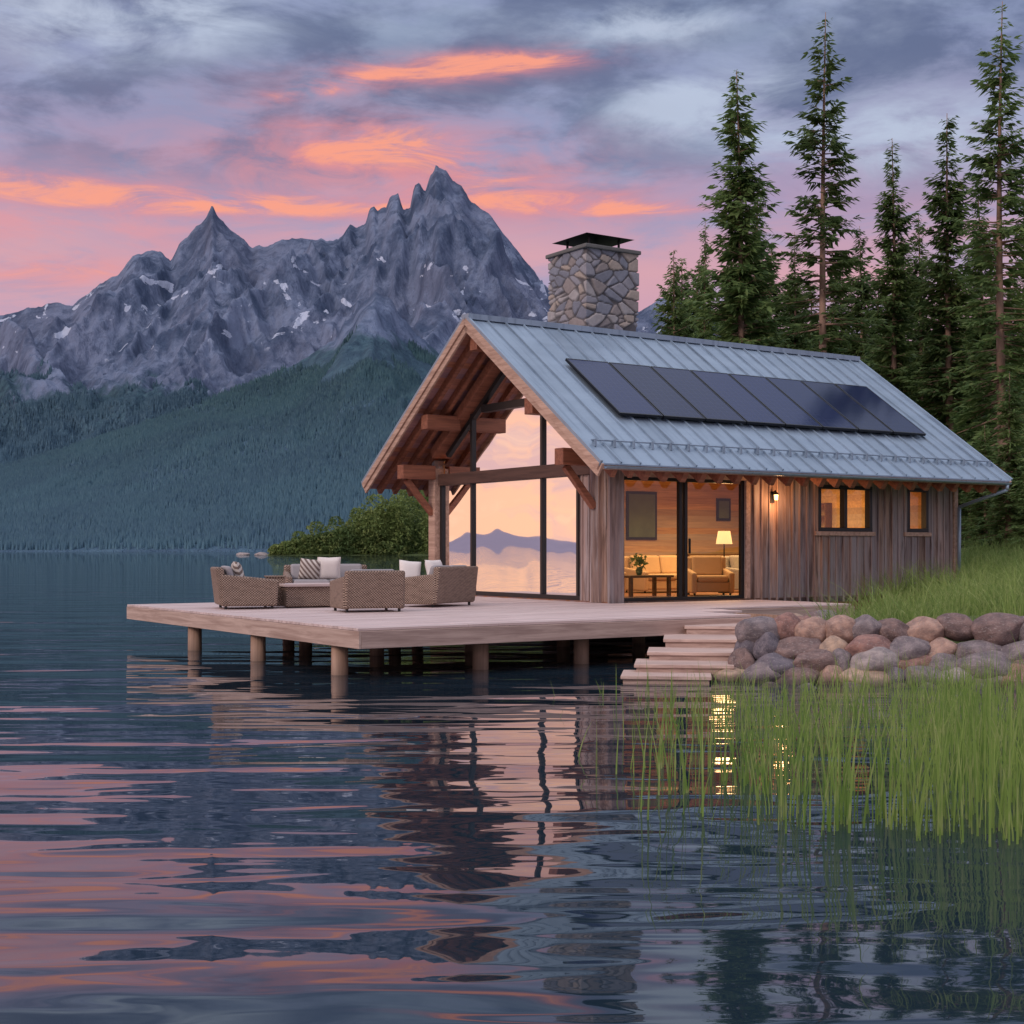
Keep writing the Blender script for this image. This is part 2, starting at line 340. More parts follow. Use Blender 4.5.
def mrange(name,pts,Y0,Yn,Yb,na,ny,a0,a1,mat,spur,fine,label,sfreq,pw=1.15,seed=3,skyj=.012,smk=15,shear=1.6):
    px=np.array([q[0] for q in pts],float); py=np.array([q[1] for q in pts],float)
    A=np.linspace(a0,a1,na); 
    prof=np.interp(A*F_PX+512,px,550-py)/F_PX*Y0
    sm=np.convolve(np.pad(prof,smk,'edge'),np.ones(2*smk+1)/(2*smk+1),'valid')
    prof=prof*(1+skyj*(ridged(A*90,A*0+3,4,seed)-.55)*2)
    d=np.concatenate([np.linspace(1,0,ny-12),-np.linspace(.04,1,12)])
    Yg=np.where(d>=0,Y0-d*(Y0-Yn),Y0-d*(Yb-Y0))
    AA,YY=np.meshgrid(A,Yg); DD=np.meshgrid(A,d)[1]
    dp=np.clip(DD,0,1)
    wx=(fbm(AA*9,dp*3,4,seed+20)-.5)*.05*dp
    Pd=np.interp((AA+wx)*F_PX+512,px,550-py)/F_PX*Y0
    P=np.meshgrid(prof,d)[0]*(1-np.clip(dp*5,0,1))+Pd*np.clip(dp*5,0,1)
    SM=np.meshgrid(sm,d)[0]; kk=np.clip(dp*1.6,0,.85)
    P=P*(1-kk)+SM*kk
    h=P*(1-dp)**pw
    env=np.clip(dp*7,0,1)*(1-dp)**.7
    r1=ridged(AA*sfreq+dp*shear+wx*30,dp*1.3,5,seed,.5)
    r2=ridged(AA*sfreq-dp*shear*1.2+wx*30+5,dp*1.1,5,seed+31,.5)
    r=np.maximum(r1,r2)
    h=h+P*spur*(r-.72)*env*2
    f1=ridged(AA*sfreq*5+dp*shear*4,dp*3,4,seed+9,.5); f2=ridged(AA*sfreq*6-dp*shear*5,dp*2.6,4,seed+14,.5)
    h=h+P*fine*(np.maximum(f1,f2)-.70)*env*2
    h=h+P*fine*.3*(fbm(AA*sfreq*24,dp*30,3,seed+5)-.5)*env*2
    back=np.clip(-DD,0,1); h=np.where(DD<0,P*(1-back)**1.3,h)
    h=np.maximum(h,-5)
    h[0,:]=-6
    XX=AA*YY
    me=npmesh(name,np.stack([XX.ravel(),YY.ravel(),h.ravel()],1),grid_quads(len(d),na),mat,False)
    o=bpy.data.objects.new(name,me); COL.objects.link(o); o['kind']='structure'; o['label']=label
    nf=ny-12
    def hf(a,y):
        fi=(y-Yn)/(Y0-Yn)*(nf-1); fj=(a-a0)/(a1-a0)*(na-1)
        i=np.clip(fi.astype(int),0,nf-2); j=np.clip(fj.astype(int),0,na-2); u=np.clip(fi-i,0,1); v=fj-j
        return (h[i,j]*(1-u)+h[i+1,j]*u)*(1-v)+(h[i,j+1]*(1-u)+h[i+1,j+1]*u)*v
    return hf
def mat_farwood(name,c1,c2,c3,hz_):
    m,t,p=newmat(name); g=t.pos(); n=t.noise(g,.006,4,.6); n2=t.noise(g,.12,1,.5)
    c=t.mix(t.ss(n,.4,.6),c1,c2); c=t.mix(t.m('MULTIPLY',t.ss(n2,.45,.65),.6),c,c3)
    hz=t.m('SUBTRACT',1.,t.ss(t.xyz(g)[2],-50,480)); c=t.mix(t.m('MULTIPLY_ADD',hz,hz_,.10),c,srgb(96,126,150))  # distance haze mixed into the conifer colour, stronger low down
    t.put(p.inputs['Base Color'],c); p.inputs['Roughness'].default_value=.9; p.inputs['Specular IOR Level'].default_value=.1; return m
def far_wood(name,hf,n,a0,a1,y0,y1,tl,jit,hmin,hmax,mat,label):
    a=a0+(a1-a0)*rng.random(n); y=y0+(y1-y0)*rng.random(n)**.85; z=hf(a,y); x=a*y
    lim=tl+(fbm(x*.006,y*.006,4,77)-.5)*jit*4
    cl=fbm(x*.01,y*.01,3,78)
    k=(z>1.5)&(z<lim)&(rng.random(n)<np.clip((cl-.25)*4,.25,1)); x,y,z=x[k],y[k],z[k]; n=len(x)
    hh=(hmin+(hmax-hmin)*rng.random(n)); r=hh*(.19+.08*rng.random(n)); ph=rng.random(n)*6.28
    v=np.zeros((n,4,3))
    for i in range(3):
        v[:,i,0]=x+np.cos(ph+i*2.094)*r; v[:,i,1]=y+np.sin(ph+i*2.094)*r; v[:,i,2]=z-2
    v[:,3,0]=x; v[:,3,1]=y; v[:,3,2]=z+hh
    b=np.arange(n)*4; tri=np.concatenate([np.stack([b,b+1,b+3],1),np.stack([b+1,b+2,b+3],1),np.stack([b+2,b,b+3],1)])
    me=npmesh(name,v.reshape(-1,3),tri,mat,False,3); o=bpy.data.objects.new(name,me); COL.objects.link(o); o['kind']='stuff'; o['label']=label
sk1=[(-400,400),(-250,370),(-100,345),(0,316),(30,308),(58,302),(72,306),(100,284),(118,276),(133,256),(146,250),(160,252),(170,262),(180,244),(188,238),(196,228),(201,226),(206,220),(212,207),(217,216),(226,226),(236,232),(252,248),(268,246),(284,238),(300,240),(322,238),(338,240),(346,232),(350,224),(356,226),(366,222),(370,208),(374,206),(378,212),(386,206),(390,194),(398,196),(404,210),(410,206),(414,186),(419,182),(425,192),(431,176),(436,165),(441,168),(446,172),(452,182),(462,186),(470,198),(478,208),(492,218),(506,238),(522,258),(540,278),(560,300),(600,322),(640,310),(668,294),(700,305),(760,330),(900,345),(1100,360),(1400,380)]
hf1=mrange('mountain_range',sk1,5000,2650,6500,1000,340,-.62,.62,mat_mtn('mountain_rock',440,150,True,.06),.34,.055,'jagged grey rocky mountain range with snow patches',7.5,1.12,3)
sk2=[(-400,510),(-100,486),(0,468),(60,452),(130,430),(200,404),(240,388),(280,370),(306,358),(322,346),(334,338),(344,322),(352,318),(360,302),(368,298),(376,291),(384,298),(392,300),(400,314),(420,336),(440,356),(480,378),(560,394),(700,410),(1100,430),(1400,440)]
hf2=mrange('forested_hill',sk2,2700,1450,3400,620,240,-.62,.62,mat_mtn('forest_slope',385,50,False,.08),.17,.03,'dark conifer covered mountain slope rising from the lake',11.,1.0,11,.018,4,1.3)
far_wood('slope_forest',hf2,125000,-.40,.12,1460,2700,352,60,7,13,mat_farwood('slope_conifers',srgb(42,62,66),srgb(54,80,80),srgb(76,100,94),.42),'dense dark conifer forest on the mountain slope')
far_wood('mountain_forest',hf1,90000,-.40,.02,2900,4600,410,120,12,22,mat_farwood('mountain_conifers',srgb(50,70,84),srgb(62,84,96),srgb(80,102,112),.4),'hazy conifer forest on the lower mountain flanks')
ang=np.radians(np.linspace(-175,-24,240)); rr=np.linspace(3200,5200,14)
AG,RR=np.meshgrid(ang,rr); hh_=np.sin((RR-3200)/2000*np.pi*.5)*(10+60*fbm(AG*9,RR*.0006,4,40)); hh_[0,:]=-5
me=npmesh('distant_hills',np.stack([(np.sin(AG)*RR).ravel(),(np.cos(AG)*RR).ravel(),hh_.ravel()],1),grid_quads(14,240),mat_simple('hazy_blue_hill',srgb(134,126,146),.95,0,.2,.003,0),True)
o=bpy.data.objects.new('distant_hills',me); COL.objects.link(o); o['kind']='structure'; o['label']='low hazy blue hills along the far shore'

# ------------------------------------------------------------------ ground
poly=np.array([(2.9,18.1),(3.7,20.2),(4.6,22.2),(6.6,24.6),(7.4,27.5),(6,32),(2.5,39),(2.5,60),(8,120),(20,300),(60,700),(900,700),(900,-40),(40,6),(14,14.2),(9,16.4),(6,17.3),(4.2,17.6)])
def sdist(x,y):
    x=np.asarray(x,float); y=np.asarray(y,float); dm=np.full(x.shape,1e9); ins=np.zeros(x.shape,bool); n=len(poly)
    for i in range(n):
        ax,ay=poly[i]; bx,by=poly[(i+1)%n]; ex,ey=bx-ax,by-ay
        tt=np.clip(((x-ax)*ex+(y-ay)*ey)/(ex*ex+ey*ey),0,1); dm=np.minimum(dm,np.hypot(x-ax-tt*ex,y-ay-tt*ey))
        c=((ay>y)!=(by>y)); xi=ax+(y-ay)/(ey if ey!=0 else 1e-9)*ex; ins^=(c&(x<xi))
    return np.where(ins,dm,-dm)
def gz(x,y):
    x=np.asarray(x,float); y=np.asarray(y,float); d=sdist(x,y)
    s=np.clip(d/1.7,0,1); s=s*s*(3-2*s)
    z=.60*s+.115*np.clip(d-2.,0,12)+.02*np.clip(d-14,0,200)+np.clip(d,-3,0)*.4
    return z+ (fbm(x*.6,y*.6,4,60)-.5)*.34*np.clip((d-.7)*.7,0,1)
xs=np.concatenate([np.arange(-1,16,.22),np.geomspace(16.2,800,46)]); ys=np.concatenate([np.arange(10,42,.28),np.geomspace(42.4,690,50)])
XX,YY=np.meshgrid(xs,ys); 
m,t,p=newmat('grassy_ground'); g=t.pos(); n=t.noise(g,1.3,6,.65); n2=t.noise(g,14,4,.6)
c=t.mix(n,(.05,.08,.025),(.11,.16,.045)); c=t.mix(t.m('MULTIPLY',t.ss(n2,.5,.7),.5),c,(.12,.10,.05))
t.put(p.inputs['Base Color'],c); p.inputs['Roughness'].default_value=.95; t.put(p.inputs['Normal'],t.bump(n2,.6,.05))
M_ground=m
me=npmesh('ground',np.stack([XX.ravel(),YY.ravel(),gz(XX,YY).ravel()],1),grid_quads(len(ys),len(xs)),m,True)
go=bpy.data.objects.new('ground',me); COL.objects.link(go); go['kind']='structure'; go['label']='grassy lake bank rising behind the boulders'

# ------------------------------------------------------------------ blades
def blades(name,bx,by,bz,h,wd,lean,mat,segs=4):
    n=len(bx); phi=rng.random(n)*2*np.pi; la=rng.random(n)**1.6*lean*h; fa=rng.random(n)*np.pi
    lv=np.linspace(0,1,segs+1); vs=np.zeros((n,segs+1,2,3)); wv=wd*(.6+.8*rng.random(n))
    for i,s in enumerate(lv):
        cx=bx+np.cos(phi)*la*s**2; cy=by+np.sin(phi)*la*s**2; cz=bz+h*(s-.12*lean*s**2)
        ww=wv*(1-s**1.8*.95)/2
        for j,sg in enumerate((-1,1)):
            vs[:,i,j,0]=cx+sg*np.cos(fa)*ww; vs[:,i,j,1]=cy+sg*np.sin(fa)*ww*.5; vs[:,i,j,2]=cz
    base=np.arange(n)[:,None]*(segs+1)*2; qd=[]
    for i in range(segs): qd.append(np.stack([base[:,0]+2*i,base[:,0]+2*i+1,base[:,0]+2*i+3,base[:,0]+2*i+2],1))
    me=npmesh(name,vs.reshape(-1,3),np.concatenate(qd),mat); o=bpy.data.objects.new(name,me); COL.objects.link(o); return o
n=100000; gx=3.2+rng.random(n)*14; gy=18.2+rng.random(n)**.85*20; d=sdist(gx,gy)
rx=gx-FO.x; ry=gy-FO.y; su=rx*U.x+ry*U.y; sv=rx*V.x+ry*V.y
ok=(d>.85)&~((su>5)&(su<11.9)&(sv>1.7))&~((su>7.5)&(su<18.4)&(sv>4.85)&(sv<12))&(gx<gy*.40+.6)&(gx>gy*.15)
dens=fbm(gx*1.6,gy*1.6,3,70); ok&=(rng.random(n)<np.clip((dens-.30)*3.6,.18,1))
gx,gy,d=gx[ok],gy[ok],d[ok]; tf=np.clip((dens[ok]-.35)*3,0,1); hgt=(.18+.42*rng.random(len(gx))**1.3)*(.55+tf*1.3)
g_=blades('grass',gx,gy,gz(gx,gy)-.02,hgt,.014,1.2,M_grass,3); g_['kind']='stuff'; g_['label']='lush green meadow grass on the bank beside the cabin'
n=14000; gy=7.7+rng.random(n)*8.8; u_=rng.random(n)**.75
lo=.03*gy+.0; hi=.40*gy+.3; gx=lo+(hi-lo)*u_
aa=gx/gy; cl=fbm(gx*1.8,gy*1.8,3,80)
keep=(rng.random(n)<np.clip(.05+(aa-.05)*2.1,.035,.72)*np.clip((cl-.36)*4.,.04,1)) & (gy>7.5+np.clip(.34-aa,0,1)*2.8+.8*cl)
gx,gy,aa=gx[keep],gy[keep],aa[keep]
mh=np.interp(gy,[7.5,10,12,14,16.3],[1.08,.86,.68,.56,.52])*np.interp(aa,[.05,.25,.38],[.85,1.,1.22]); hgt=mh*(.30+.70*rng.random(len(gx))**.8)*(.75+.5*fbm(gx*2.5,gy*2.5,2,83))
r_=blades('reeds',gx,gy,np.full(len(gx),-.15),hgt+.15,.012,.32,M_reed,5); r_['kind']='stuff'; r_['label']='tall slender green reeds standing in the shallows'

# ------------------------------------------------------------------ cabin
CB=empty('cabin',(CO.x,CO.y,DK),TH); tag(CB,'timber lake cabin with glazed gable and blue-grey metal roof','cabin')
W=6.8; L=10.1; RX0=-1.1; RX1=10.4; RT=5.87; KS=3.25/4.6; OV=1.2
zt=lambda y:RT-KS*abs(y-W/2)
def wall_x(mb,y0,y1,x0,x1,z0,z1,holes):
    bx=sorted({x0,x1,*[h[0] for h in holes],*[h[1] for h in holes]}); bz=sorted({z0,z1,*[h[2] for h in holes],*[h[3] for h in holes]})
    for i in range(len(bx)-1):
        for j in range(len(bz)-1):
            cx=(bx[i]+bx[i+1])/2; cz=(bz[j]+bz[j+1])/2
            if any(h[0]<cx<h[1] and h[2]<cz<h[3] for h in holes): continue
            mb.box(bx[i],bx[i+1],y0,y1,bz[j],bz[j+1])
holes=[(.30,3.5,.02,2.45),(5.58,7.25,1.42,2.42),(8.40,9.11,1.42,2.42)]
mb=MB(); wall_x(mb,0,.12,.0,L,-.1,3.1,holes)
xb=.22
while xb<L-.05:
    segs=[(-.1,2.95)]
    for h in holes:
        if h[0]-.06<xb<h[1]+.06:
            ns=[]
            for s_ in segs:
                if h[2]-.1>s_[0]: ns.append((s_[0],h[2]-.1))
                if h[3]+.1<s_[1]: ns.append((h[3]+.1,s_[1]))
            segs=ns
    for s_ in segs: mb.box(xb-.024,xb+.024,-.030-.006*random.random(),.01,s_[0],s_[1])
    xb+=.22
mb.obj('side_wall',M_board,CB,.004)
mb=MB(); wall_x(mb,.125,.16,.05,L,0.03,3.0,holes); mb.obj('interior_wall_lining',M_int,CB)
boxobj('interior_wall_lining',M_int,CB,0,.2,L-.05,W-.16,W-.125,.03,3.0)
mb=MB(); mb.prism([(L-.16,.2,.03),(L-.16,W-.2,.03),(L-.16,W-.2,3),(L-.16,W/2,5.2),(L-.16,.2,3)],(.035,0,0)); mb.obj('interior_wall_lining',M_int,CB)
mb=MB(); mb.box(0,L,W-.12,W,-.1,3.1); mb.prism([(L-.12,.12,-.1),(L-.12,W-.12,-.1),(L-.12,W-.12,3.1),(L-.12,W/2,5.45),(L-.12,.12,3.1)],(.12,0,0)); mb.obj('rear_wall',M_boardy,CB)
mb=MB(); mb.box(-.05,.30,-.06,.02,-.05,3.0); mb.box(0.0,.12,.02,.98,-.05,3.1)
for yb in (.22,.44,.66,.88): mb.box(-.03,.01,yb-.02,yb+.02,-.05,3.1)
mb.obj('corner_pier',M_boardy,CB,.006)
boxobj('corner_pier',M_boardy,CB,.006,0,.12,6.47,W,-.05,2.95)
boxobj('floor',M_intf,CB,0,-.04,L,.0,W,-.28,.02)
boxobj('foundation',M_found,CB,0,3.0,L-.1,.12,W-.2,-1.4,-.282)
def frame_x(name,x0,x1,z0,z1,y,mulls,wd=.06,dp=.09,parent=None,mat=M_dark):
    mb=MB(); mb.box(x0,x1,y,y+dp,z1-wd,z1); mb.box(x0,x1,y,y+dp,z0,z0+wd)
    for xx in [x0,x1-wd]+[m_-wd/2 for m_ in mulls]: mb.box(xx,xx+wd,y+.002,y+dp-.002,z0+wd,z1-wd)
    return mb.obj(name,mat,parent,.004)
def glass_x(name,x0,x1,z0,z1,y,parent,mat=M_gl):
    mb=MB(); mb.add([(x0,y,z0),(x1,y,z0),(x1,y,z1),(x0,y,z1)],[(0,1,2,3)]); return mb.obj(name,mat,parent)
dr=glass_x('sliding_door',.36,3.44,.08,2.4,.07,CB); frame_x('frame',.30,3.5,.02,2.45,.02,[1.80,1.94],.07,.1,dr)
dr['label']='black framed sliding glass door'
boxobj('handle',M_dark,dr,0,1.99,2.02,-.02,.02,.95,1.25)
for (x0,x1,z0,z1,ml) in [(5.58,7.25,1.42,2.42,[6.42]),(8.40,9.11,1.42,2.42,[])]:
    wn=glass_x('window',x0+.05,x1-.05,z0+.05,z1-.05,.07,CB); frame_x('frame',x0,x1,z0,z1,-.05,ml,.085,.15,wn)
    boxobj('sill',M_barge,wn,.004,x0-.09,x1+.09,-.06,.0,z0-.09,z0)
    mb=MB(); mb.box(x0-.09,x0,-.04,.0,1.42,2.42); mb.box(x1,x1+.09,-.04,.0,1.42,2.42); mb.box(x0-.09,x1+.09,-.041,.0,2.42,2.51); mb.obj('window_trim',M_board,wn,.004)
mb=MB(); mb.box(.18,3.62,-.035,.0,2.45,2.56); mb.box(.2,.3,-.04,.0,.02,2.45); mb.box(3.5,3.61,-.04,.0,.02,2.45); mb.obj('door_trim',M_barge,dr,.004)
boxobj('corner_trim',M_barge,CB,.004,L-.1,L+.03,-.05,.0,-.1,3.0)
def under(y): return zt(y)-.34
def gpoly(y0,y1,z0):
    pts=[(y0,z0),(y1,z0),(y1,under(y1))]
    if y0<W/2<y1: pts.append((W/2,under(W/2)))
    pts.append((y0,under(y0))); return pts
G0,G1=1.04,6.43
mb=MB(); mb.add([(.06,y,z) for y,z in [(G0,.1),(G1,.1),(G1,2.55),(G0,2.55)]],[(0,1,2,3)]); gw=mb.obj('gable_window',M_gg,CB); gw['label']='tall glass gable wall mirroring the peach sunset'
mb=MB(); pts=gpoly(.6,W-.5,2.70); mb.add([(.06,y,z) for y,z in pts],[tuple(range(len(pts)))]); g2=mb.obj('upper_gable_window',M_gg,CB)
mb=MB(); fw=.08
mb.box(.0,.1,G0-.05,G1+.05,.02,.11)
for y in (G0+.03,2.33,5.07,G1-.03): mb.box(.004,.098,y-fw/2,y+fw/2,.11,2.55)
mb.obj('frame',M_dark,gw,.004)
mb=MB()
for y in (2.33,5.07,1.2): mb.box(.004,.098,y-fw/2,y+fw/2,2.7,under(y)-.3)
mb.box(-.03,.1,2.2,4.6,4.04,4.20)
for sg in (-1,1): mb.beam((.05,W/2,under(W/2)-.40),(.05,W/2+sg*2.75,under(W/2+2.75)-.40),.1,.09,(1,0,0))
mb.obj('frame',M_dark,g2)
for sg in (-1,1):
    mb=MB(); mb.beam((.0,W/2,under(W/2)-.12),(.0,W/2+sg*(W/2-.3),under(W/2+(W/2-.3))-.12),.22,.40,(1,0,0)); mb.obj('gable_rafter',M_timb,CB,.01)
boxobj('gable_transom',M_dtimb,CB,.01,-.07,.13,.5,W-.4,2.50,2.76)
boxobj('timber_post',M_boardy,CB,.01,-.12,.12,.21,.49,0,2.9)
boxobj('timber_post',M_barge,CB,.01,-.14,.12,W-.36,W-.08,0,2.9)
for y,zc in ((.32,2.80),(1.35,3.85),(W/2,5.35),(5.45,3.85),(W-.25,2.80)):
    boxobj('purlin',M_timb,CB,.012,-.98,-.12,y-.14,y+.14,zc-.16,zc+.16)
for y in (.35,W-.22):
    mb=MB(); mb.beam((-.12,y,1.85),(-.80,y,2.62),.13,.13,(0,1,0)); mb.obj('brace',M_timb,CB,.01)
# ---- roof
RFm=MB()
for sg in (-1,1):
    ye=W/2+sg*(W/2+OV); 
    RFm.prism([(RX0,W/2,RT-.03),(RX0,ye,RT-.03-KS*4.6),(RX0,ye,RT-.15-KS*4.6),(RX0,W/2,RT-.15)],(RX1-RX0,0,0))
RF=RFm.obj('roof',M_soff,CB)
mb=MB()
for sg in (-1,1):
    ye=W/2+sg*(W/2+OV+.05)
    mb.prism([(RX0-.06,W/2,RT),(RX0-.06,ye,RT-KS*4.65),(RX0-.06,ye,RT-.027-KS*4.65),(RX0-.06,W/2,RT-.027)],(RX1-RX0+.12,0,0))
    x=RX0-.05
    while x<RX1+.1:
        mb.beam((x,W/2,RT+.018),(x,ye,RT+.018-KS*4.65),.028,.05); x+=.45
mb.box(RX0-.08,RX1+.08,W/2-.14,W/2+.14,RT-.06,RT+.055)
for sg in (-1,1):
    ye=W/2+sg*(W/2+OV+.05)
    for x in (RX0-.06,RX1+.06): mb.beam((x,W/2,RT-.0),(x,ye,RT-.0-KS*4.65),.05,.11)
mb.obj('metal_sheeting',M_roof,RF)
mb=MB(); tt=.90; y_=W/2-4.6*tt; z_=RT-KS*4.6*tt
mb.cyl((RX0+.1,y_,z_+.10),(RX1-.1,y_,z_+.10),.016,.016,6)
x=RX0+.17
while x<RX1: mb.box(x-.02,x+.02,y_-.05,y_+.05,z_-.02,z_+.12); x+=.45
mb.obj('snow_guard',M_roof,RF)
mb=MB(); x=.02
while x<RX1:
    for sg in (-1,1):
        a=(x,W/2+sg*(W/2+OV-.10),zt(-OV+.10)-.29); b=(x,W/2+sg*(W/2-.1),zt(.1)-.29); mb.beam(a,b,.13,.24)
    x+=.46
for x in (-.38,-.78): 
    for sg in (-1,1): mb.beam((x,W/2+sg*(W/2+OV-.06),zt(-OV+.06)-.25),(x,W/2+sg*.1,zt(W/2-.1)-.25),.10,.16)
mb.obj('rafter',M_timb,RF,.005)
for sg in (-1,1):
    ye=W/2+sg*(W/2+OV)
    mb=MB(); mb.beam((RX0-.03,W/2,RT-.16),(RX0-.03,ye,RT-.16-KS*4.6),.05,.26)
    mb.beam((RX0-.075,W/2,RT-.09),(RX0-.075,ye,RT-.09-KS*4.6),.04,.13); mb.obj('barge_board',M_barge,RF,.004)
    mb=MB(); mb.beam((RX1+.03,W/2,RT-.16),(RX1+.03,ye,RT-.16-KS*4.6),.05,.26); mb.obj('barge_board',M_barge,RF,.004)
boxobj('eave_fascia',M_barge,RF,.004,RX0,RX1,-OV-.03,-OV+.0,zt(-OV)-.145,zt(-OV)-.04)
mb=MB(); yy=-OV-.075; zz_=zt(-OV)-.085; n=10
ring=[(yy+.05*math.cos(math.pi+math.pi*k/n),zz_+.05*math.sin(math.pi+math.pi*k/n)) for k in range(n+1)]
ring2=[(yy+.044*math.cos(math.pi+math.pi*k/n),zz_+.044*math.sin(math.pi+math.pi*k/n)) for k in range(n,-1,-1)]
mb.prism([(RX0+.02,y,z) for y,z in ring+ring2],(RX1-RX0-.04,0,0)); mb.obj('gutter',M_roof,RF)
mb=MB(); X0=RX1-.12
P=[(X0,yy,zz_-.05),(X0,yy,zz_-.16),(L-.02,-.12,zz_-.52),(L-.02,-.12,.2)]
for a,b in zip(P[:-1],P[1:]): mb.cyl(a,b,.04)
mb.obj('downspout',M_roof,CB,0,True)
ax0,ax1=.30,9.2; nP=8; pw_=(ax1-ax0)/nP; t0,t1=.32,.71
sl=math.hypot(4.6,3.25); tilt=math.atan2(3.25,4.6)
pm_=MB(); pw=pw_-.03; ph=sl*(t1-t0)
pm_.box(.03,pw-.03,.03,ph-.03,.03,.052); me_p=pm_.mesh('solar_panel',M_solar)
fm=MB(); fm.box(0,pw,0,.03,0,.056); fm.box(0,pw,ph-.03,ph,0,.056); fm.box(0,.03,.03,ph-.03,0,.056); fm.box(pw-.03,pw,.03,ph-.03,0,.056)
me_f=fm.mesh('frame',M_sframe)
for i in range(nP):
    o=bpy.data.objects.new('solar_panel',me_p); COL.objects.link(o); o.parent=RF
    yb=W/2-4.6*t1; zb=RT-KS*4.6*t1
    o.location=(ax0+i*pw_,yb-.03,zb+.07); o.rotation_euler=(tilt,0,0)
    f=bpy.data.objects.new('frame',me_f); COL.objects.link(f); f.parent=o
# chimney
def vor_stone(px_,seeds,sc):
    D=np.full((len(px_),2),1e9); idx=np.zeros(len(px_),int)
    q=px_*sc
    for i,s in enumerate(seeds*sc):
        dd=np.linalg.norm(q-s,axis=1); m1=dd<D[:,0]; m2=(~m1)&(dd<D[:,1])
        D[m1,1]=D[m1,0]; D[m1,0]=dd[m1]; idx[m1]=i; D[m2,1]=dd[m2]
    return D[:,1]-D[:,0],idx
cw=1.40; cz0=3.6; cz1=7.87
n=64; nz=int(n*(cz1-cz0)/cw)
vs=[];qs=[]
for face in range(4):
    b=len(vs); R=Matrix.Rotation(face*math.pi/2,3,'Z')
    for j in range(nz+1):
        for i in range(n+1): vs.append(R@Vector((-cw/2+cw*i/n,-cw/2,cz0+(cz1-cz0)*j/nz)))
    for j in range(nz):
        for i in range(n): k=b+j*(n+1)+i; qs.append((k,k+1,k+n+2,k+n+1))
NS=420
vs=np.array([tuple(v) for v in vs]); seeds=np.stack([rng.uniform(-cw/2,cw/2,NS),rng.uniform(-cw/2,cw/2,NS),rng.uniform(cz0,cz1,NS)],1)
fa_=rng.integers(0,4,NS)
seeds[fa_==0,1]=-cw/2; seeds[fa_==1,0]=cw/2; seeds[fa_==2,1]=cw/2; seeds[fa_==3,0]=-cw/2
e,idx=vor_stone(vs+ (rng.random(vs.shape)-.5)*.004,seeds,np.array([1,1,1.6]))
s_=np.clip((e-.012)/.030,0,1); s_=s_*s_*(3-2*s_); bul=.022*s_+.030*rng.random(NS)[idx]*s_
nv=np.zeros_like(vs); nv[:,0]=(np.abs(np.abs(vs[:,0])-cw/2)<1e-4)*np.sign(vs[:,0]); nv[:,1]=(np.abs(np.abs(vs[:,1])-cw/2)<1e-4)*np.sign(vs[:,1])
vs2=vs+nv*bul[:,None]
m,t,p=newmat('fieldstone'); at=t.attr('stone'); o_=t.tc(); n_=t.noise(o_,9,6,.65)
c=t.mix(1.,at,t.mix(n_,(.62,.62,.62),(1.25,1.25,1.25)),'MULTIPLY'); t.put(p.inputs['Base Color'],c); p.inputs['Roughness'].default_value=.9; t.put(p.inputs['Normal'],t.bump(n_,.5,.02))
me=npmesh('chimney',vs2,np.array(qs),m,True); pal=np.array([srgb(148,146,154),srgb(166,160,160),srgb(124,126,138),srgb(172,158,148),srgb(148,138,136),srgb(136,138,150)])
mort=np.array(srgb(98,94,96))
cc=pal[rng.integers(0,6,NS)][idx]*s_[:,None]+mort*(1-s_[:,None]); ca=me.color_attributes.new('stone','FLOAT_COLOR','POINT'); ca.data.foreach_set('color',np.concatenate([cc,np.ones((len(cc),1))],1).ravel())
ch=bpy.data.objects.new('chimney',me); COL.objects.link(ch); ch.parent=RF; ch.location=(2.85,4.35,-.10)
boxobj('chimney_crown',M_found,ch,.02,-cw/2-.09,cw/2+.09,-cw/2-.09,cw/2+.09,cz1-.02,cz1+.07)
mb=MB(); mb.box(-.50,.50,-.50,.50,cz1+.07,cz1+.14)
for a in (-.42,.42):
    for b in (-.42,.42): mb.box(a-.02,a+.02,b-.02,b+.02,cz1+.14,cz1+.33)
h0=cz1+.33; mb.add([(-.68,-.68,h0),(.68,-.68,h0),(.68,.68,h0),(-.68,.68,h0),(-.25,-.25,h0+.10),(.25,-.25,h0+.10),(.25,.25,h0+.10),(-.25,.25,h0+.10)],[(0,3,2,1),(4,5,6,7),(0,1,5,4),(1,2,6,5),(2,3,7,6),(3,0,4,7)])
mb.obj('chimney_cap',M_black,ch)
M_bulb=mat_simple('glowing_lamp_glass',(1,.7,.4),.4,0,0,5,0,(1,.55,.22),3.0)
mb=MB(); mb.box(4.18,4.28,-.055,-.026,2.0,2.24); mb.beam((4.23,-.03,2.20),(4.23,-.15,2.25),.03,.03); mb.cyl((4.23,-.15,2.23),(4.23,-.15,2.17),.02,.07,14)
wl=mb.obj('wall_lamp',M_dark,CB); mb=MB(); mb.cyl((4.23,-.15,2.17),(4.23,-.15,2.06),.045,.035,12); mb.obj('bulb',M_bulb,wl)
def plight(name,loc,e,col=(1,.66,.33),r=.08,parent=CB):
    l=bpy.data.lights.new(name,'POINT'); l.energy=e; l.color=col; l.shadow_soft_size=r
    o=bpy.data.objects.new(name,l); COL.objects.link(o); o.parent=parent; o.location=loc; return o
plight('wall_lamp_light',(4.23,-.34,2.05),26,(1,.48,.20),.14)
mb=MB()
for sg in (-1,1): mb.prism([(.2,W/2,5.3),(.2,W/2+sg*3.2,5.3-KS*3.2),(.2,W/2+sg*3.2,5.33-KS*3.2),(.2,W/2,5.33)],(L-.4,0,0))
mb.obj('ceiling',M_int,CB)
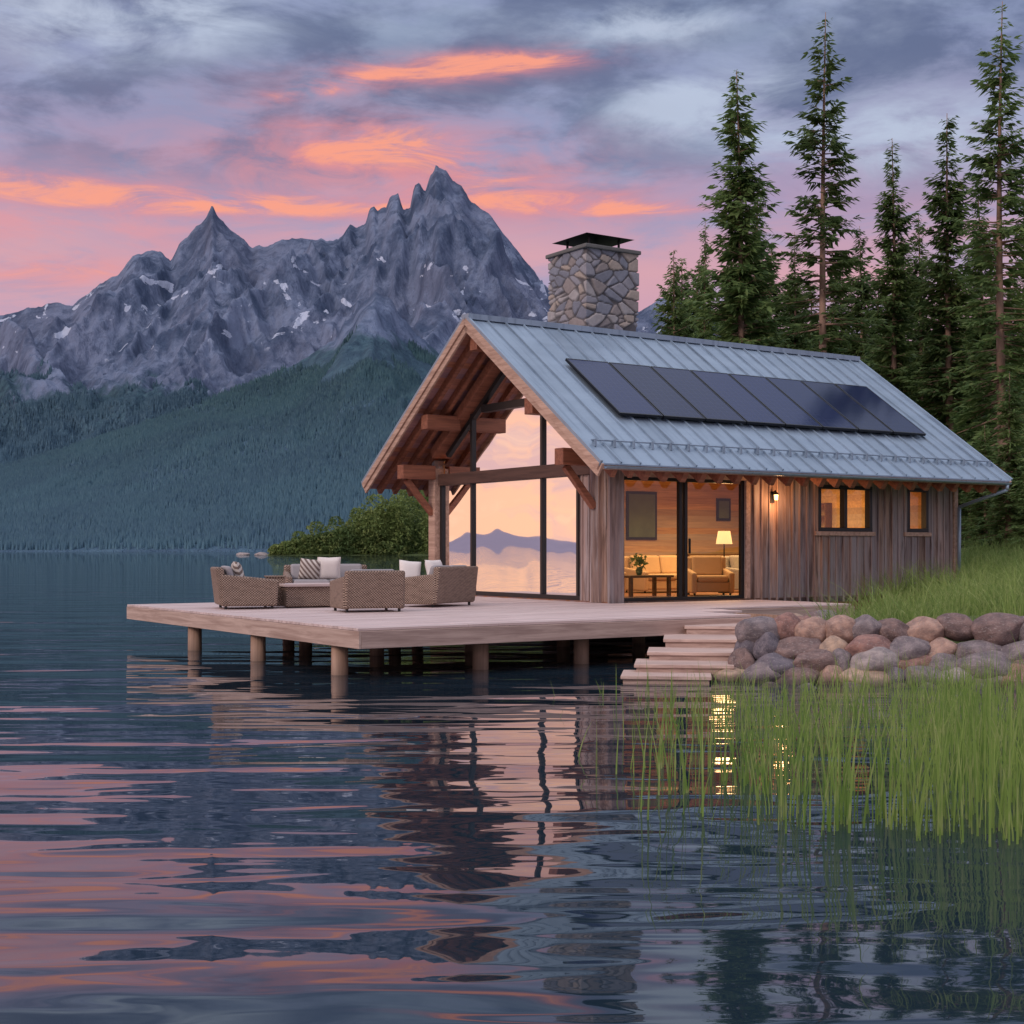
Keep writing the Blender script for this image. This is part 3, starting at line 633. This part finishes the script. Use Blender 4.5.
def alight(name,loc,sx,sy,e,col=(1,.60,.27)):
    l=bpy.data.lights.new(name,'AREA'); l.shape='RECTANGLE'; l.size=sx; l.size_y=sy; l.energy=e; l.color=col; l.spread=math.radians(140)
    o=bpy.data.objects.new(name,l); COL.objects.link(o); o.parent=CB; o.location=loc; return o
alight('room_fill_light',(2.7,3.4,3.0),3.6,3.2,110); alight('room_fill_light',(7.2,3.4,3.0),4.4,3.6,240,(1,.62,.24))  # added area fills for the warm room glow, not real ceiling fixtures

# ------------------------------------------------------------------ interior furniture
def cab2w(x,y,z=0): return CO+U*x+V*y+Vector((0,0,DK+z))
def chair_parts(prefix,loc,rot,w,dp,matb,matc,label,cat='armchair',seats=1,hb=.72,group=None):
    e=empty(prefix,loc,rot); tag(e,label,cat,group)
    boxobj('seat_base',matb,e,.03,-w/2+.1,w/2-.1,-dp/2+.02,dp/2-.02,.08,.30)
    for sg in (-1,1):
        mb=MB(); x0=sg*(w/2-.06); a=min(x0-.06,x0+.06); b=max(x0-.06,x0+.06)
        mb.prism([(a,-dp/2,.05),(a,dp/2,.05),(a,dp/2+.03,.50),(a,-dp/2-.02,.60)],(b-a,0,0)); mb.obj('armrest',matb,e,.035)
    mb=MB(); mb.prism([(-w/2+.02,-dp/2-.02,.06),(-w/2+.02,-dp/2+.12,.06),(-w/2+.02,-dp/2+.04,hb),(-w/2+.02,-dp/2-.10,hb)],(w-.04,0,0)); mb.obj('backrest',matb,e,.035)
    sw=(w-.26)/seats
    for i in range(seats):
        x0=-w/2+.13+i*sw; boxobj('seat_cushion',matc,e,.05,x0+.005,x0+sw-.005,-dp/2+.14,dp/2+.02,.30,.44)
        mb=MB(); mb.prism([(x0+.01,-dp/2+.14,.44),(x0+.01,-dp/2+.27,.44),(x0+.01,-dp/2+.18,hb+.02),(x0+.01,-dp/2+.06,hb+.02)],(sw-.02,0,0)); mb.obj('back_cushion',matc,e,.045)
    for a in (-1,1):
        for b in (-1,1): mb=MB(); mb.cyl((a*(w/2-.08),b*(dp/2-.08),0),(a*(w/2-.08),b*(dp/2-.08),.08),.025); mb.obj('leg',M_dark,e)
    return e
M_tan=mat_simple('beige_upholstery',srgb(196,166,136),.8,0,.1,8,.1)
M_dw=mat_wood('dark_table_wood',srgb(76,50,36),srgb(120,84,60),0,None,.5,.1)
chair_parts('armchair',cab2w(4.3,2.0,.02),TH+math.radians(150),.95,.85,M_tan,M_tan,'beige upholstered armchair beside a glowing floor lamp',hb=.85)
chair_parts('sofa',cab2w(1.9,3.6,.02),TH+math.radians(180),2.0,.85,M_tan,M_tan,'beige upholstered sofa inside the cabin','sofa',2,hb=.8)
chair_parts('sofa',cab2w(4.9,4.2,.02),TH+math.radians(180),2.0,.85,M_tan,M_tan,'beige upholstered sofa against the pine wall','sofa',2,hb=.85)
chair_parts('armchair',cab2w(6.6,3.2,.02),TH+math.radians(200),.95,.85,M_cush,M_cush,'grey upholstered armchair inside the cabin',hb=.85)
lp=empty('floor_lamp',cab2w(5.6,2.95,.02),TH); tag(lp,'lit floor lamp with a cream drum shade in the cabin','lamp')
mb=MB(); mb.cyl((0,0,0),(0,0,.03),.14); mb.cyl((0,0,.03),(0,0,1.2),.015); mb.obj('stand',M_dark,lp)
M_shade=mat_simple('glowing_lamp_shade',(.9,.7,.45),.8,0,.05,5,0,(1,.62,.28),.8)
mb=MB(); mb.cyl((0,0,1.14),(0,0,1.44),.19,.14,24); mb.obj('lamp_shade',M_shade,lp)
plight('floor_lamp_light',(0,0,1.72),42,(1,.56,.24),.25,lp)
def table(name,loc,l,wd,h,label):
    tb=empty(name,loc,TH); tag(tb,label,'table')
    boxobj('table_top',M_dw,tb,.008,-l/2,l/2,-wd/2,wd/2,h-.05,h)
    for a in (-l/2+.08,l/2-.08):
        for b in (-wd/2+.08,wd/2-.08): boxobj('leg',M_dw,tb,0,a-.035,a+.035,b-.035,b+.035,0,h-.05)
table('table',cab2w(2.5,2.1,.02),1.2,.65,.46,'dark low wooden table inside the cabin')
table('side_table',cab2w(5.3,1.6,.02),.5,.5,.5,'small dark wooden side table beside the armchair')
M_cer=mat_simple('green_ceramic',(.10,.13,.05),.4,0,.2,8,0)
e_=empty('vase',cab2w(2.4,2.1,.48),0); tag(e_,'green ceramic vase with leafy twigs on the table','vase')
mb=MB(); mb.cyl((0,0,0),(0,0,.10),.05,.08,14); mb.cyl((0,0,.10),(0,0,.18),.08,.04,14); mb.obj('vase_body',M_cer,e_,0,True)
vv=[];
for k in range(110):
    c0=np.array([random.gauss(0,.08),random.gauss(0,.08),.30+random.gauss(0,.06)]); a=rng.normal(size=3)*.03; b=rng.normal(size=3)*.025; vv+= [c0-a,c0-b,c0+a,c0+b]
o=bpy.data.objects.new('foliage',npmesh('foliage',np.array(vv),np.arange(440).reshape(-1,4),M_bush)); COL.objects.link(o); o.parent=e_
M_canvas=mat_simple('green_canvas',(.09,.12,.07),.7,0,.6,2,0)
def pic(x,z,w_,h_,label):
    pf=empty('framed_picture',cab2w(x,W-.2,z),TH); tag(pf,label,'picture')
    boxobj('frame',M_dark,pf,.005,-w_/2,w_/2,0,.03,-h_/2,h_/2); boxobj('canvas',M_canvas,pf,0,-w_/2+.07,w_/2-.07,-.008,-.001,-h_/2+.07,h_/2-.07)
pic(6.1,1.9,1.0,1.24,'dark framed green picture hanging on the pine wall'); pic(8.9,2.1,.5,.6,'small dark framed picture on the pine wall')
cbn=empty('cabinet',cab2w(8.0,6.2,.02),TH); tag(cbn,'low pine cabinet standing against the cabin wall','cabinet')
boxobj('cabinet_body',M_dw,cbn,.01,-.9,.9,-.25,.25,.08,.9)
for a in (-.45,.45): boxobj('cabinet_door',M_int,cbn,.006,a-.42,a+.42,-.275,-.252,.12,.86)
bs=empty('bookshelf',cab2w(9.1,4.6,.02),TH+math.pi/2); tag(bs,'tall dark wooden bookshelf against the cabin end wall','bookshelf')
mb=MB()
for a in (-.9,.87): mb.box(a,a+.03,-.9,-.6,0,2.2)
for z in (.05,.5,.95,1.4,1.85,2.17): mb.box(-.87,.87,-.9,-.6,z,z+.03)
mb.obj('shelf_board',M_dw,bs)

# ------------------------------------------------------------------ deck
VM=9.4
DE=empty('deck',(FO.x,FO.y,0),TH); tag(DE,'pale weathered timber deck raised on piles over the lake','deck')
mb=MB(); v=0.0
while v<11.9:
    s0=0 if v<VM-.05 else 5.0
    s1=6.9 if v<1.2 else 7.83
    if v>=2.2 and v<4.8: s1=11.6
    cuts=[s0,*sorted(random.uniform(s0+.8,s1-.8) for _ in range(2)),s1]
    for i,(a,b) in enumerate(zip(cuts[:-1],cuts[1:])): mb.box(a+(.002 if i or s0 else -.03),b-.002,v+.003,v+.145,DK-.035,DK+random.uniform(-.002,.002))
    v+=.15
mb.obj('deck_floor',M_deck,DE,.004)
for b in [(0,6.9,-.04,.0,DK-.27,DK-.04),(0,5.0,VM+.0,VM+.05,DK-.27,DK-.04),(6.86,6.9,.001,1.2,DK-.27,DK-.04),(6.9,11.6,2.16,2.2,DK-.27,DK-.04)]: boxobj('rim_board',M_fasc,DE,.006,*b)
boxobj('rim_board',M_fascy,DE,.006,-.04,-.001,-.04,VM+.05,DK-.27,DK-.04)
for v in (.9,3.7,6.4,8.9): boxobj('beam',M_pile,DE,0,.0,7.8,v-.06,v+.06,DK-.26,DK-.145)
mb=MB()
for s_ in np.arange(.5,7.8,.6): mb.box(s_-.025,s_+.025,.01,VM-.02,DK-.144,DK-.036)
mb.obj('joist',M_pile,DE)
pm=MB(); pm.cyl((0,0,-1.2),(0,0,DK-.262),.125,.115,18); pme=pm.mesh('pile',M_pile,True)
for s_,v in [(.15,.9),(.15,3.7),(.15,6.4),(2.2,.55),(3.98,.55),(5.9,.55),(2.2,3.7),(4.0,3.7),(5.9,3.7),(2.2,6.4),(4.0,6.4),(5.9,6.4),(3,8.9),(5.9,8.9),(7.6,.9),(7.6,3.7)]:
    o=bpy.data.objects.new('pile',pme); COL.objects.link(o); o.parent=DE; o.location=(s_,v,0); o.rotation_euler=(0,0,random.random()*6)
ST=empty('wooden_steps',(2.6,18.4,0),0); tag(ST,'pale wooden steps leading from the deck down to the water','steps')
fr=[(2.60,20.80,1.75,.555),(2.16,19.7,1.55,.43),(1.84,18.8,1.40,.31),(1.60,18.1,1.3,.20),(1.38,17.55,1.15,.10)]
ph_=math.radians(-7); ex=Vector((math.cos(ph_),math.sin(ph_),0)); ey=Vector((-math.sin(ph_),math.cos(ph_),0))
for x,y,wd,z in fr:
    o_=Vector((x,y,0))-Vector((2.6,18.4,0)); dep=1.25 if z>.35 else (.98 if z>.15 else .9)
    mb=MB(); 
    for k in range(4):
        a=k*dep/4; q=[o_+ey*(a+.004),o_+ex*wd+ey*(a+.004),o_+ex*wd+ey*(a+dep/4-.004),o_+ey*(a+dep/4-.004)]
        mb.prism([Vector((c.x,c.y,z-.045)) for c in q],(0,0,.045))
    mb.obj('tread',M_step,ST,.006)
    i_=o_+ex*.03+ey*.04; q=[i_,i_+ex*(wd-.06),i_+ex*(wd-.06)+ey*(dep-.05),i_+ey*(dep-.05)]
    zb_=-.3 if z<.12 else z-.16
    mb=MB(); mb.prism([Vector((c.x,c.y,zb_)) for c in q],(0,0,(z-.046)-zb_)); mb.obj('riser',M_fasc,ST,.004)

# ------------------------------------------------------------------ deck furniture
def wloc(px,Y,z=DK+.003): return Vector(((px-512)/F_PX*Y,Y,z))
GR='wicker deck seating'
chair_parts('wicker_armchair',wloc(246,24.2),math.radians(-72),1.0,.95,M_wick,M_cush,'woven wicker armchair with patterned pillow on the deck',group=GR)
chair_parts('wicker_sofa',wloc(328,27.3),math.radians(180)+TH-math.radians(20),1.7,.9,M_wick,M_cush,'wicker sofa with grey cushions at the deck edge','sofa',2,group=GR)
chair_parts('wicker_armchair',wloc(367,23.0),math.radians(22),1.05,.9,M_wick,M_cush,'woven wicker armchair seen from behind, grey cushions',group=GR,hb=.68)
chair_parts('wicker_sofa',wloc(434,25.2),math.radians(62),1.45,.9,M_wick,M_cush,'wicker loveseat with cream pillows facing the table','sofa',2,group=GR)
tb=empty('coffee_table',wloc(309,24.7),math.radians(24)); tag(tb,'low wicker coffee table with a pale wooden top','coffee table')
boxobj('table_top',M_deck,tb,.01,-.55,.55,-.38,.38,.37,.42); boxobj('table_base',M_wick,tb,.02,-.5,.5,-.33,.33,.02,.37)
e_=empty('side_table',wloc(275,24.6),math.radians(15)); tag(e_,'small square wicker side table on the deck','side table'); s=.36; h=.56
boxobj('table_top',M_wick,e_,.008,-s/2,s/2,-s/2,s/2,h-.03,h); boxobj('table_base',M_wick,e_,.02,-s/2+.02,s/2-.02,-s/2+.02,s/2-.02,.02,h-.031)
def pillow(loc,rot,w,mat,label):
    n=14; vs=[];fs=[]
    for side in (1,-1):
        for j in range(n+1):
            for i in range(n+1):
                u=-1+2*i/n; v=-1+2*j/n; th=.09*((1-u**4)*(1-v**4))**.6; pinch=1-.10*(1-abs(u*v))*.6
                vs.append((u*w/2*pinch,side*th,v*w/2*pinch))
    for sd in range(2):
        b=sd*(n+1)**2
        for j in range(n):
            for i in range(n): k=b+j*(n+1)+i; fs.append((k,k+1,k+n+2,k+n+1))
    me=npmesh('pillow',np.array(vs),np.array(fs),mat,True); o=bpy.data.objects.new('pillow',me); COL.objects.link(o); o.location=loc; o.rotation_euler=rot; tag(o,label,'pillow','throw pillows on the deck seating')
pillow(wloc(238,24.3,DK+.62),(.3,0,math.radians(-72)),.42,M_pat,'striped beige throw pillow on a wicker armchair')
pillow(wloc(329,27.25,DK+.66),(.25,0,math.radians(10)),.46,M_white,'cream throw pillow on a wicker sofa')
pillow(wloc(310,27.15,DK+.64),(.25,.1,math.radians(14)),.42,M_pat,'striped beige throw pillow on a wicker sofa')
pillow(wloc(410,25.3,DK+.62),(-.25,.1,math.radians(20)),.42,M_white,'cream throw pillow on a wicker loveseat')
pillow(wloc(435,25.2,DK+.64),(-.3,0,math.radians(50)),.42,M_white,'cream throw pillow on a wicker loveseat')

# ------------------------------------------------------------------ boulders
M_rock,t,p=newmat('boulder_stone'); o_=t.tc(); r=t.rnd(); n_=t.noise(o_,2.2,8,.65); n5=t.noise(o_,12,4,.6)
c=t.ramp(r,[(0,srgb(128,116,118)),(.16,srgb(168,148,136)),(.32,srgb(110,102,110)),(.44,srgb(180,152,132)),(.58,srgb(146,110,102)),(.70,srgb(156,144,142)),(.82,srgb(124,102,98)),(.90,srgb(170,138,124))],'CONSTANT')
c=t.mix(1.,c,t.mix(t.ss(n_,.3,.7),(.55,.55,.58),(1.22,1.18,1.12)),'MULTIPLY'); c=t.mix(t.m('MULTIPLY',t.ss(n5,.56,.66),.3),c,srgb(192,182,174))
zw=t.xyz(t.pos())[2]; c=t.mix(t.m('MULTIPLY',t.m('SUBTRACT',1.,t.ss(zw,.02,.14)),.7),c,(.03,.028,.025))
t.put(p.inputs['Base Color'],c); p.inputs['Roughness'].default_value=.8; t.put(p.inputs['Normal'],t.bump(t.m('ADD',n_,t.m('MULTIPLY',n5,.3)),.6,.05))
rmeshes=[]
for k in range(9):
    bm=bmesh.new(); bmesh.ops.create_icosphere(bm,subdivisions=4,radius=1)
    off=Vector((k*7.3,k*3.1,0)); 
    cuts=[(Vector((random.gauss(0,1),random.gauss(0,1),random.gauss(0,1))).normalized(),random.uniform(.68,.9)) for _ in range(8)]
    for v_ in bm.verts:
        p_=v_.co.copy()
        for nn_,dd in cuts:
            q_=p_.dot(nn_)
            if q_>dd: p_-=nn_*(q_-dd)*.75
        p_*=1+.10*mn.noise(v_.co*1.3+off)+.03*mn.noise(v_.co*4+off)
        v_.co=p_
    me=bpy.data.meshes.new('boulder'); bm.to_mesh(me); bm.free(); me.materials.append(M_rock)
    me.polygons.foreach_set('use_smooth',[True]*len(me.polygons)); rmeshes.append(me)
def rock(x,y,z,sx,sy,sz,lab='rounded weathered boulder in the shoreline retaining wall'):
    o=bpy.data.objects.new('boulder',random.choice(rmeshes)); COL.objects.link(o); o.location=(x,y,z); o.scale=(sx,sy,sz)
    o.rotation_euler=(random.uniform(-.2,.2),random.uniform(-.2,.2),random.uniform(-.5,.5)+random.choice((0,math.pi)))
    tag(o,lab,'boulder','boulders lining the shore')
path=[Vector((2.70,18.25)),Vector((3.3,17.75)),Vector((4.4,17.5)),Vector((5.8,17.35)),Vector((7.6,17.0))]
def along(s):
    for a,b in zip(path[:-1],path[1:]):
        l=(b-a).length
        if s<=l: return a.lerp(b,s/l)
        s-=l
    return path[-1]
TL=sum((b-a).length for a,b in zip(path[:-1],path[1:]))
for row,(z,dy,sz) in enumerate([(.0,0,.20),(.19,.20,.19),(.37,.40,.18),(.53,.64,.18)]):
    s=random.uniform(0,.2)+(.0,.2,.3,.4,.5)[row]
    while s<TL:
        wr=random.uniform(.17,.38); q_=along(s+wr); rock(q_.x,q_.y+dy+random.uniform(-.04,.04),z+random.uniform(-.03,.05)+.02*q_.x*(row==3),wr*1.22,wr*.95,sz*random.uniform(.95,1.3)); s+=wr*1.60
for k in range(16):
    f=k/15; rock(3.35+1.25*f+random.uniform(-.1,.2),18.5+2.5*f,.16+.40*f+random.uniform(-.05,.05),.3,.32,.22)
for k in range(10): rock(4.3+random.uniform(-.1,1.2),21.2+random.uniform(-.4,1.0),.48+random.uniform(-.1,.06),.26,.26,.16)
for k in range(9): rock(3.2+k*.5+random.uniform(-.1,.1),17.2+random.uniform(-.12,.1)-.05*k,-.06,.16,.14,.12)

# ------------------------------------------------------------------ trees
def make_tree(seed,Ht,R,bare,whorl,nb,sparse=0.,step=.15,tw=.42):
    rd=random.Random(seed); tr=MB(); V_=[];Q=[]
    sx=rd.uniform(-.25,.25); sy=rd.uniform(-.25,.25); segs=10
    cx=lambda z:(sx*math.sin(z/Ht*3.0),sy*math.sin(z/Ht*2.2))
    r0=.009*Ht+.03
    for i in range(segs):
        z0=Ht*i/segs; z1=Ht*(i+1)/segs; a=cx(z0); b=cx(z1)
        tr.cyl((*a,z0-(.4 if i==0 else 0)),(*b,z1),r0*(1-i/segs)+.012,r0*(1-(i+1)/segs)+.012,8)
    z=bare*Ht
    while z<Ht-.1:
        tt=(z-bare*Ht)/(Ht*(1-bare)); Lm=R*((1-tt)**.78)*(.6+.4*min(1,tt*6+.2))+.12
        Lm*=1+.22*math.sin(z*2.1+seed)
        k=nb if tt<.85 else 6
        for b in range(k):
            if rd.random()<sparse*(1-tt*.6): continue
            ph=rd.uniform(0,2*math.pi); Lb=Lm*rd.uniform(.45,1.15); zb=z+rd.uniform(-.15,.15)
            up=.35*tt*1.6-.05+rd.uniform(-.1,.1)-.2*(1-tt); dr=.16*(1-tt)+.04
            c_,s_=math.cos(ph),math.sin(ph); ox,oy=cx(zb)
            if Lb>.7: tr.cyl((ox,oy,zb),(ox+c_*Lb*.7,oy+s_*Lb*.7,zb+up*Lb*.7-dr*Lb*.5),.018+.01*Lb,.006,4)
            r=.10*Lb if not sparse else .26*Lb
            while r<Lb:
                f=r/Lb; px_=ox+c_*r; py_=oy+s_*r; pz=zb+up*r-dr*r*f+ (.10*f*f*Lb if tt>.2 else .06*f*f*Lb)
                for sd in (-1,1,0):
                    if rd.random()<.06: continue
                    an=ph+sd*rd.uniform(.5,1.1); l=tw*(1-.45*f)*rd.uniform(.6,1.25)*min(1,.35+Lb/1.2); dz=rd.uniform(-.5,.12) if sd else rd.uniform(-.95,-.1)
                    dx,dy=math.cos(an)*l,math.sin(an)*l; wv=l*rd.uniform(.11,.19); nx,ny=-math.sin(an)*wv,math.cos(an)*wv; nzv=rd.uniform(-.9,.9)*wv
                    b0=len(V_); V_.extend([(px_,py_,pz),(px_+dx*.45+nx,py_+dy*.45+ny,pz+dz*l*.4+nzv),(px_+dx,py_+dy,pz+dz*l),(px_+dx*.45-nx,py_+dy*.45-ny,pz+dz*l*.4-nzv)]); Q.append((b0,b0+1,b0+2,b0+3))
                r+=step
        z+=whorl*rd.uniform(.7,1.3)*(1-.35*tt)
    return tr.mesh('trunk',M_bark,True),npmesh('crown',np.array(V_),np.array(Q),M_needle)
TV={ 'dense':make_tree(1,17,2.4,.05,.29,9,tw=.52,step=.13),'dense2':make_tree(2,15,1.9,.04,.28,9,tw=.48,step=.125),'tall':make_tree(3,19,2.4,.18,.42,8,sparse=.24,tw=.52,step=.125),
     'tall2':make_tree(4,19,2.3,.15,.42,8,sparse=.24,tw=.52,step=.125),'small':make_tree(5,9,1.5,.02,.24,8,step=.12,tw=.40),'dense3':make_tree(6,16,1.8,.05,.30,9,tw=.48,step=.125)}
TH0={'dense':17,'dense2':15,'tall':19,'tall2':19,'small':9,'dense3':16}
def tree(kind,px,py,Y,wx=1.,label='tall dark green spruce tree behind the cabin'):
    X=(px-512)/F_PX*Y; zb=float(gz(np.array([X]),np.array([Y]))[0])-.1; ht=(550-py)/F_PX*Y+H-zb
    e=empty('pine_tree' if 'tall' in kind else 'spruce_tree',(X,Y,zb),random.random()*6.28); s=ht/TH0[kind]; e.scale=(s*wx,s*wx,s)
    tag(e,label,'tree','conifers on the wooded bank')
    for nm,me in zip(('trunk','crown'),TV[kind]):
        o=bpy.data.objects.new(nm,me); COL.objects.link(o); o.parent=e
tl='slender tall pine with bare lower trunk and sparse limbs'
tree('dense',736,72,48,1.0); tree('tall',826,12,46,1.0,tl); tree('dense3',889,138,52,.95); tree('dense2',952,112,50,1.0); tree('tall2',1006,2,44,1.0,tl)
tree('small',675,250,50,.75,'small narrow spruce beside taller trees'); tree('dense3',704,222,54,.75); tree('dense2',762,178,57,.9); tree('dense3',792,232,60,.9)
tree('dense2',856,226,60,.9); tree('dense3',918,214,62,1.); tree('dense2',976,180,58,1.); tree('dense',1036,120,50,1.)
for i,px in enumerate(range(690,1064,17)):
    tree(('dense','dense2','dense3')[i%3],px+random.uniform(-6,6),random.uniform(235,315) if px>760 else random.uniform(255,310),random.uniform(60,78),1.35,'dark spruce filling the wood behind the cabin')
tree('small',1008,372,38,1.2,'bushy young spruce near the cabin corner'); tree('small',985,425,41,1.3,'bushy young spruce near the cabin corner'); tree('small',1040,400,36,1.2,'bushy young spruce near the cabin corner')
tree('small',968,455,45,1.4,'bushy young spruce near the cabin corner')
for px,py,Y in ((1000,470,40),(1028,480,37),(980,490,43),(1015,505,42)): tree('small',px,py,Y,1.8,'low bushy spruce sapling on the grassy bank')

# headland with wood (about 450 m away)
K=4.2
hx=np.linspace(-24,60,90); hy=np.linspace(104,190,50); XX,YY=np.meshgrid(hx,hy)
hd=np.minimum(XX+19.5-(YY-112)*0.05,(YY-106)*.8); hd=np.minimum(hd,190-YY); hz=np.where(hd>0,.25*(1-np.exp(-hd/3))+.02*hd,hd*.5)+ (fbm(XX*.2,YY*.2,3,90)-.5)*.1
me=npmesh('headland',np.stack([XX.ravel()*K,YY.ravel()*K,hz.ravel()*K],1),grid_quads(50,90),M_ground,True)
o=bpy.data.objects.new('headland',me); COL.objects.link(o); o['kind']='structure'; o['label']='low wooded point reaching into the lake'
V_=[]; rd=random.Random(5)
for k in range(250):
    x=-18.6+rd.random()**1.1*46; y=107+rd.random()**1.5*26; f=min(1,max(0,(x+18.6)/12)); hg=(.7+5.6*f**.9)*rd.uniform(.5,1.1)
    if k<24: x=-18.4+k*.36; y=107.3+rd.random(); f=min(1,(x+18.6)/12); hg=.7+3.*f
    nl=int(300+hg*170); th=rng.random(nl)*2*np.pi; zz1=rng.random(nl)
    lump=.6+.8*vn(th*1.6+x,zz1*5+y,3); rad=(.34+.22*hg)*np.sqrt(np.clip(1-(zz1*2-.8)**2/1.5,0.02,1))*lump*np.sqrt(rng.random(nl))**.4
    c0=np.stack([x+np.cos(th)*rad,y+np.sin(th)*rad,.0+zz1*hg],1)
    s=.08+.09*rng.random(nl)
    a=rng.normal(size=(nl,3)); b=rng.normal(size=(nl,3)); a/=np.linalg.norm(a,axis=1)[:,None]; b/=np.linalg.norm(b,axis=1)[:,None]
    V_.append(np.stack([c0-a*s[:,None],c0-b*s[:,None]*.6,c0+a*s[:,None],c0+b*s[:,None]*.6],1).reshape(-1,3))
V_=np.concatenate(V_)*K; Q=np.arange(len(V_)).reshape(-1,4)
me=npmesh('shoreline_wood',V_,Q,M_bush); o=bpy.data.objects.new('shoreline_wood',me); COL.objects.link(o); o['kind']='stuff'; o['label']='sunlit green bushes and small trees covering the point'
for px,Y in ((243,470),(262,452)):
    rock((px-512)/F_PX*Y,Y,.1,2.6,1.8,.9,'low pale rock on the shore of the wooded point')
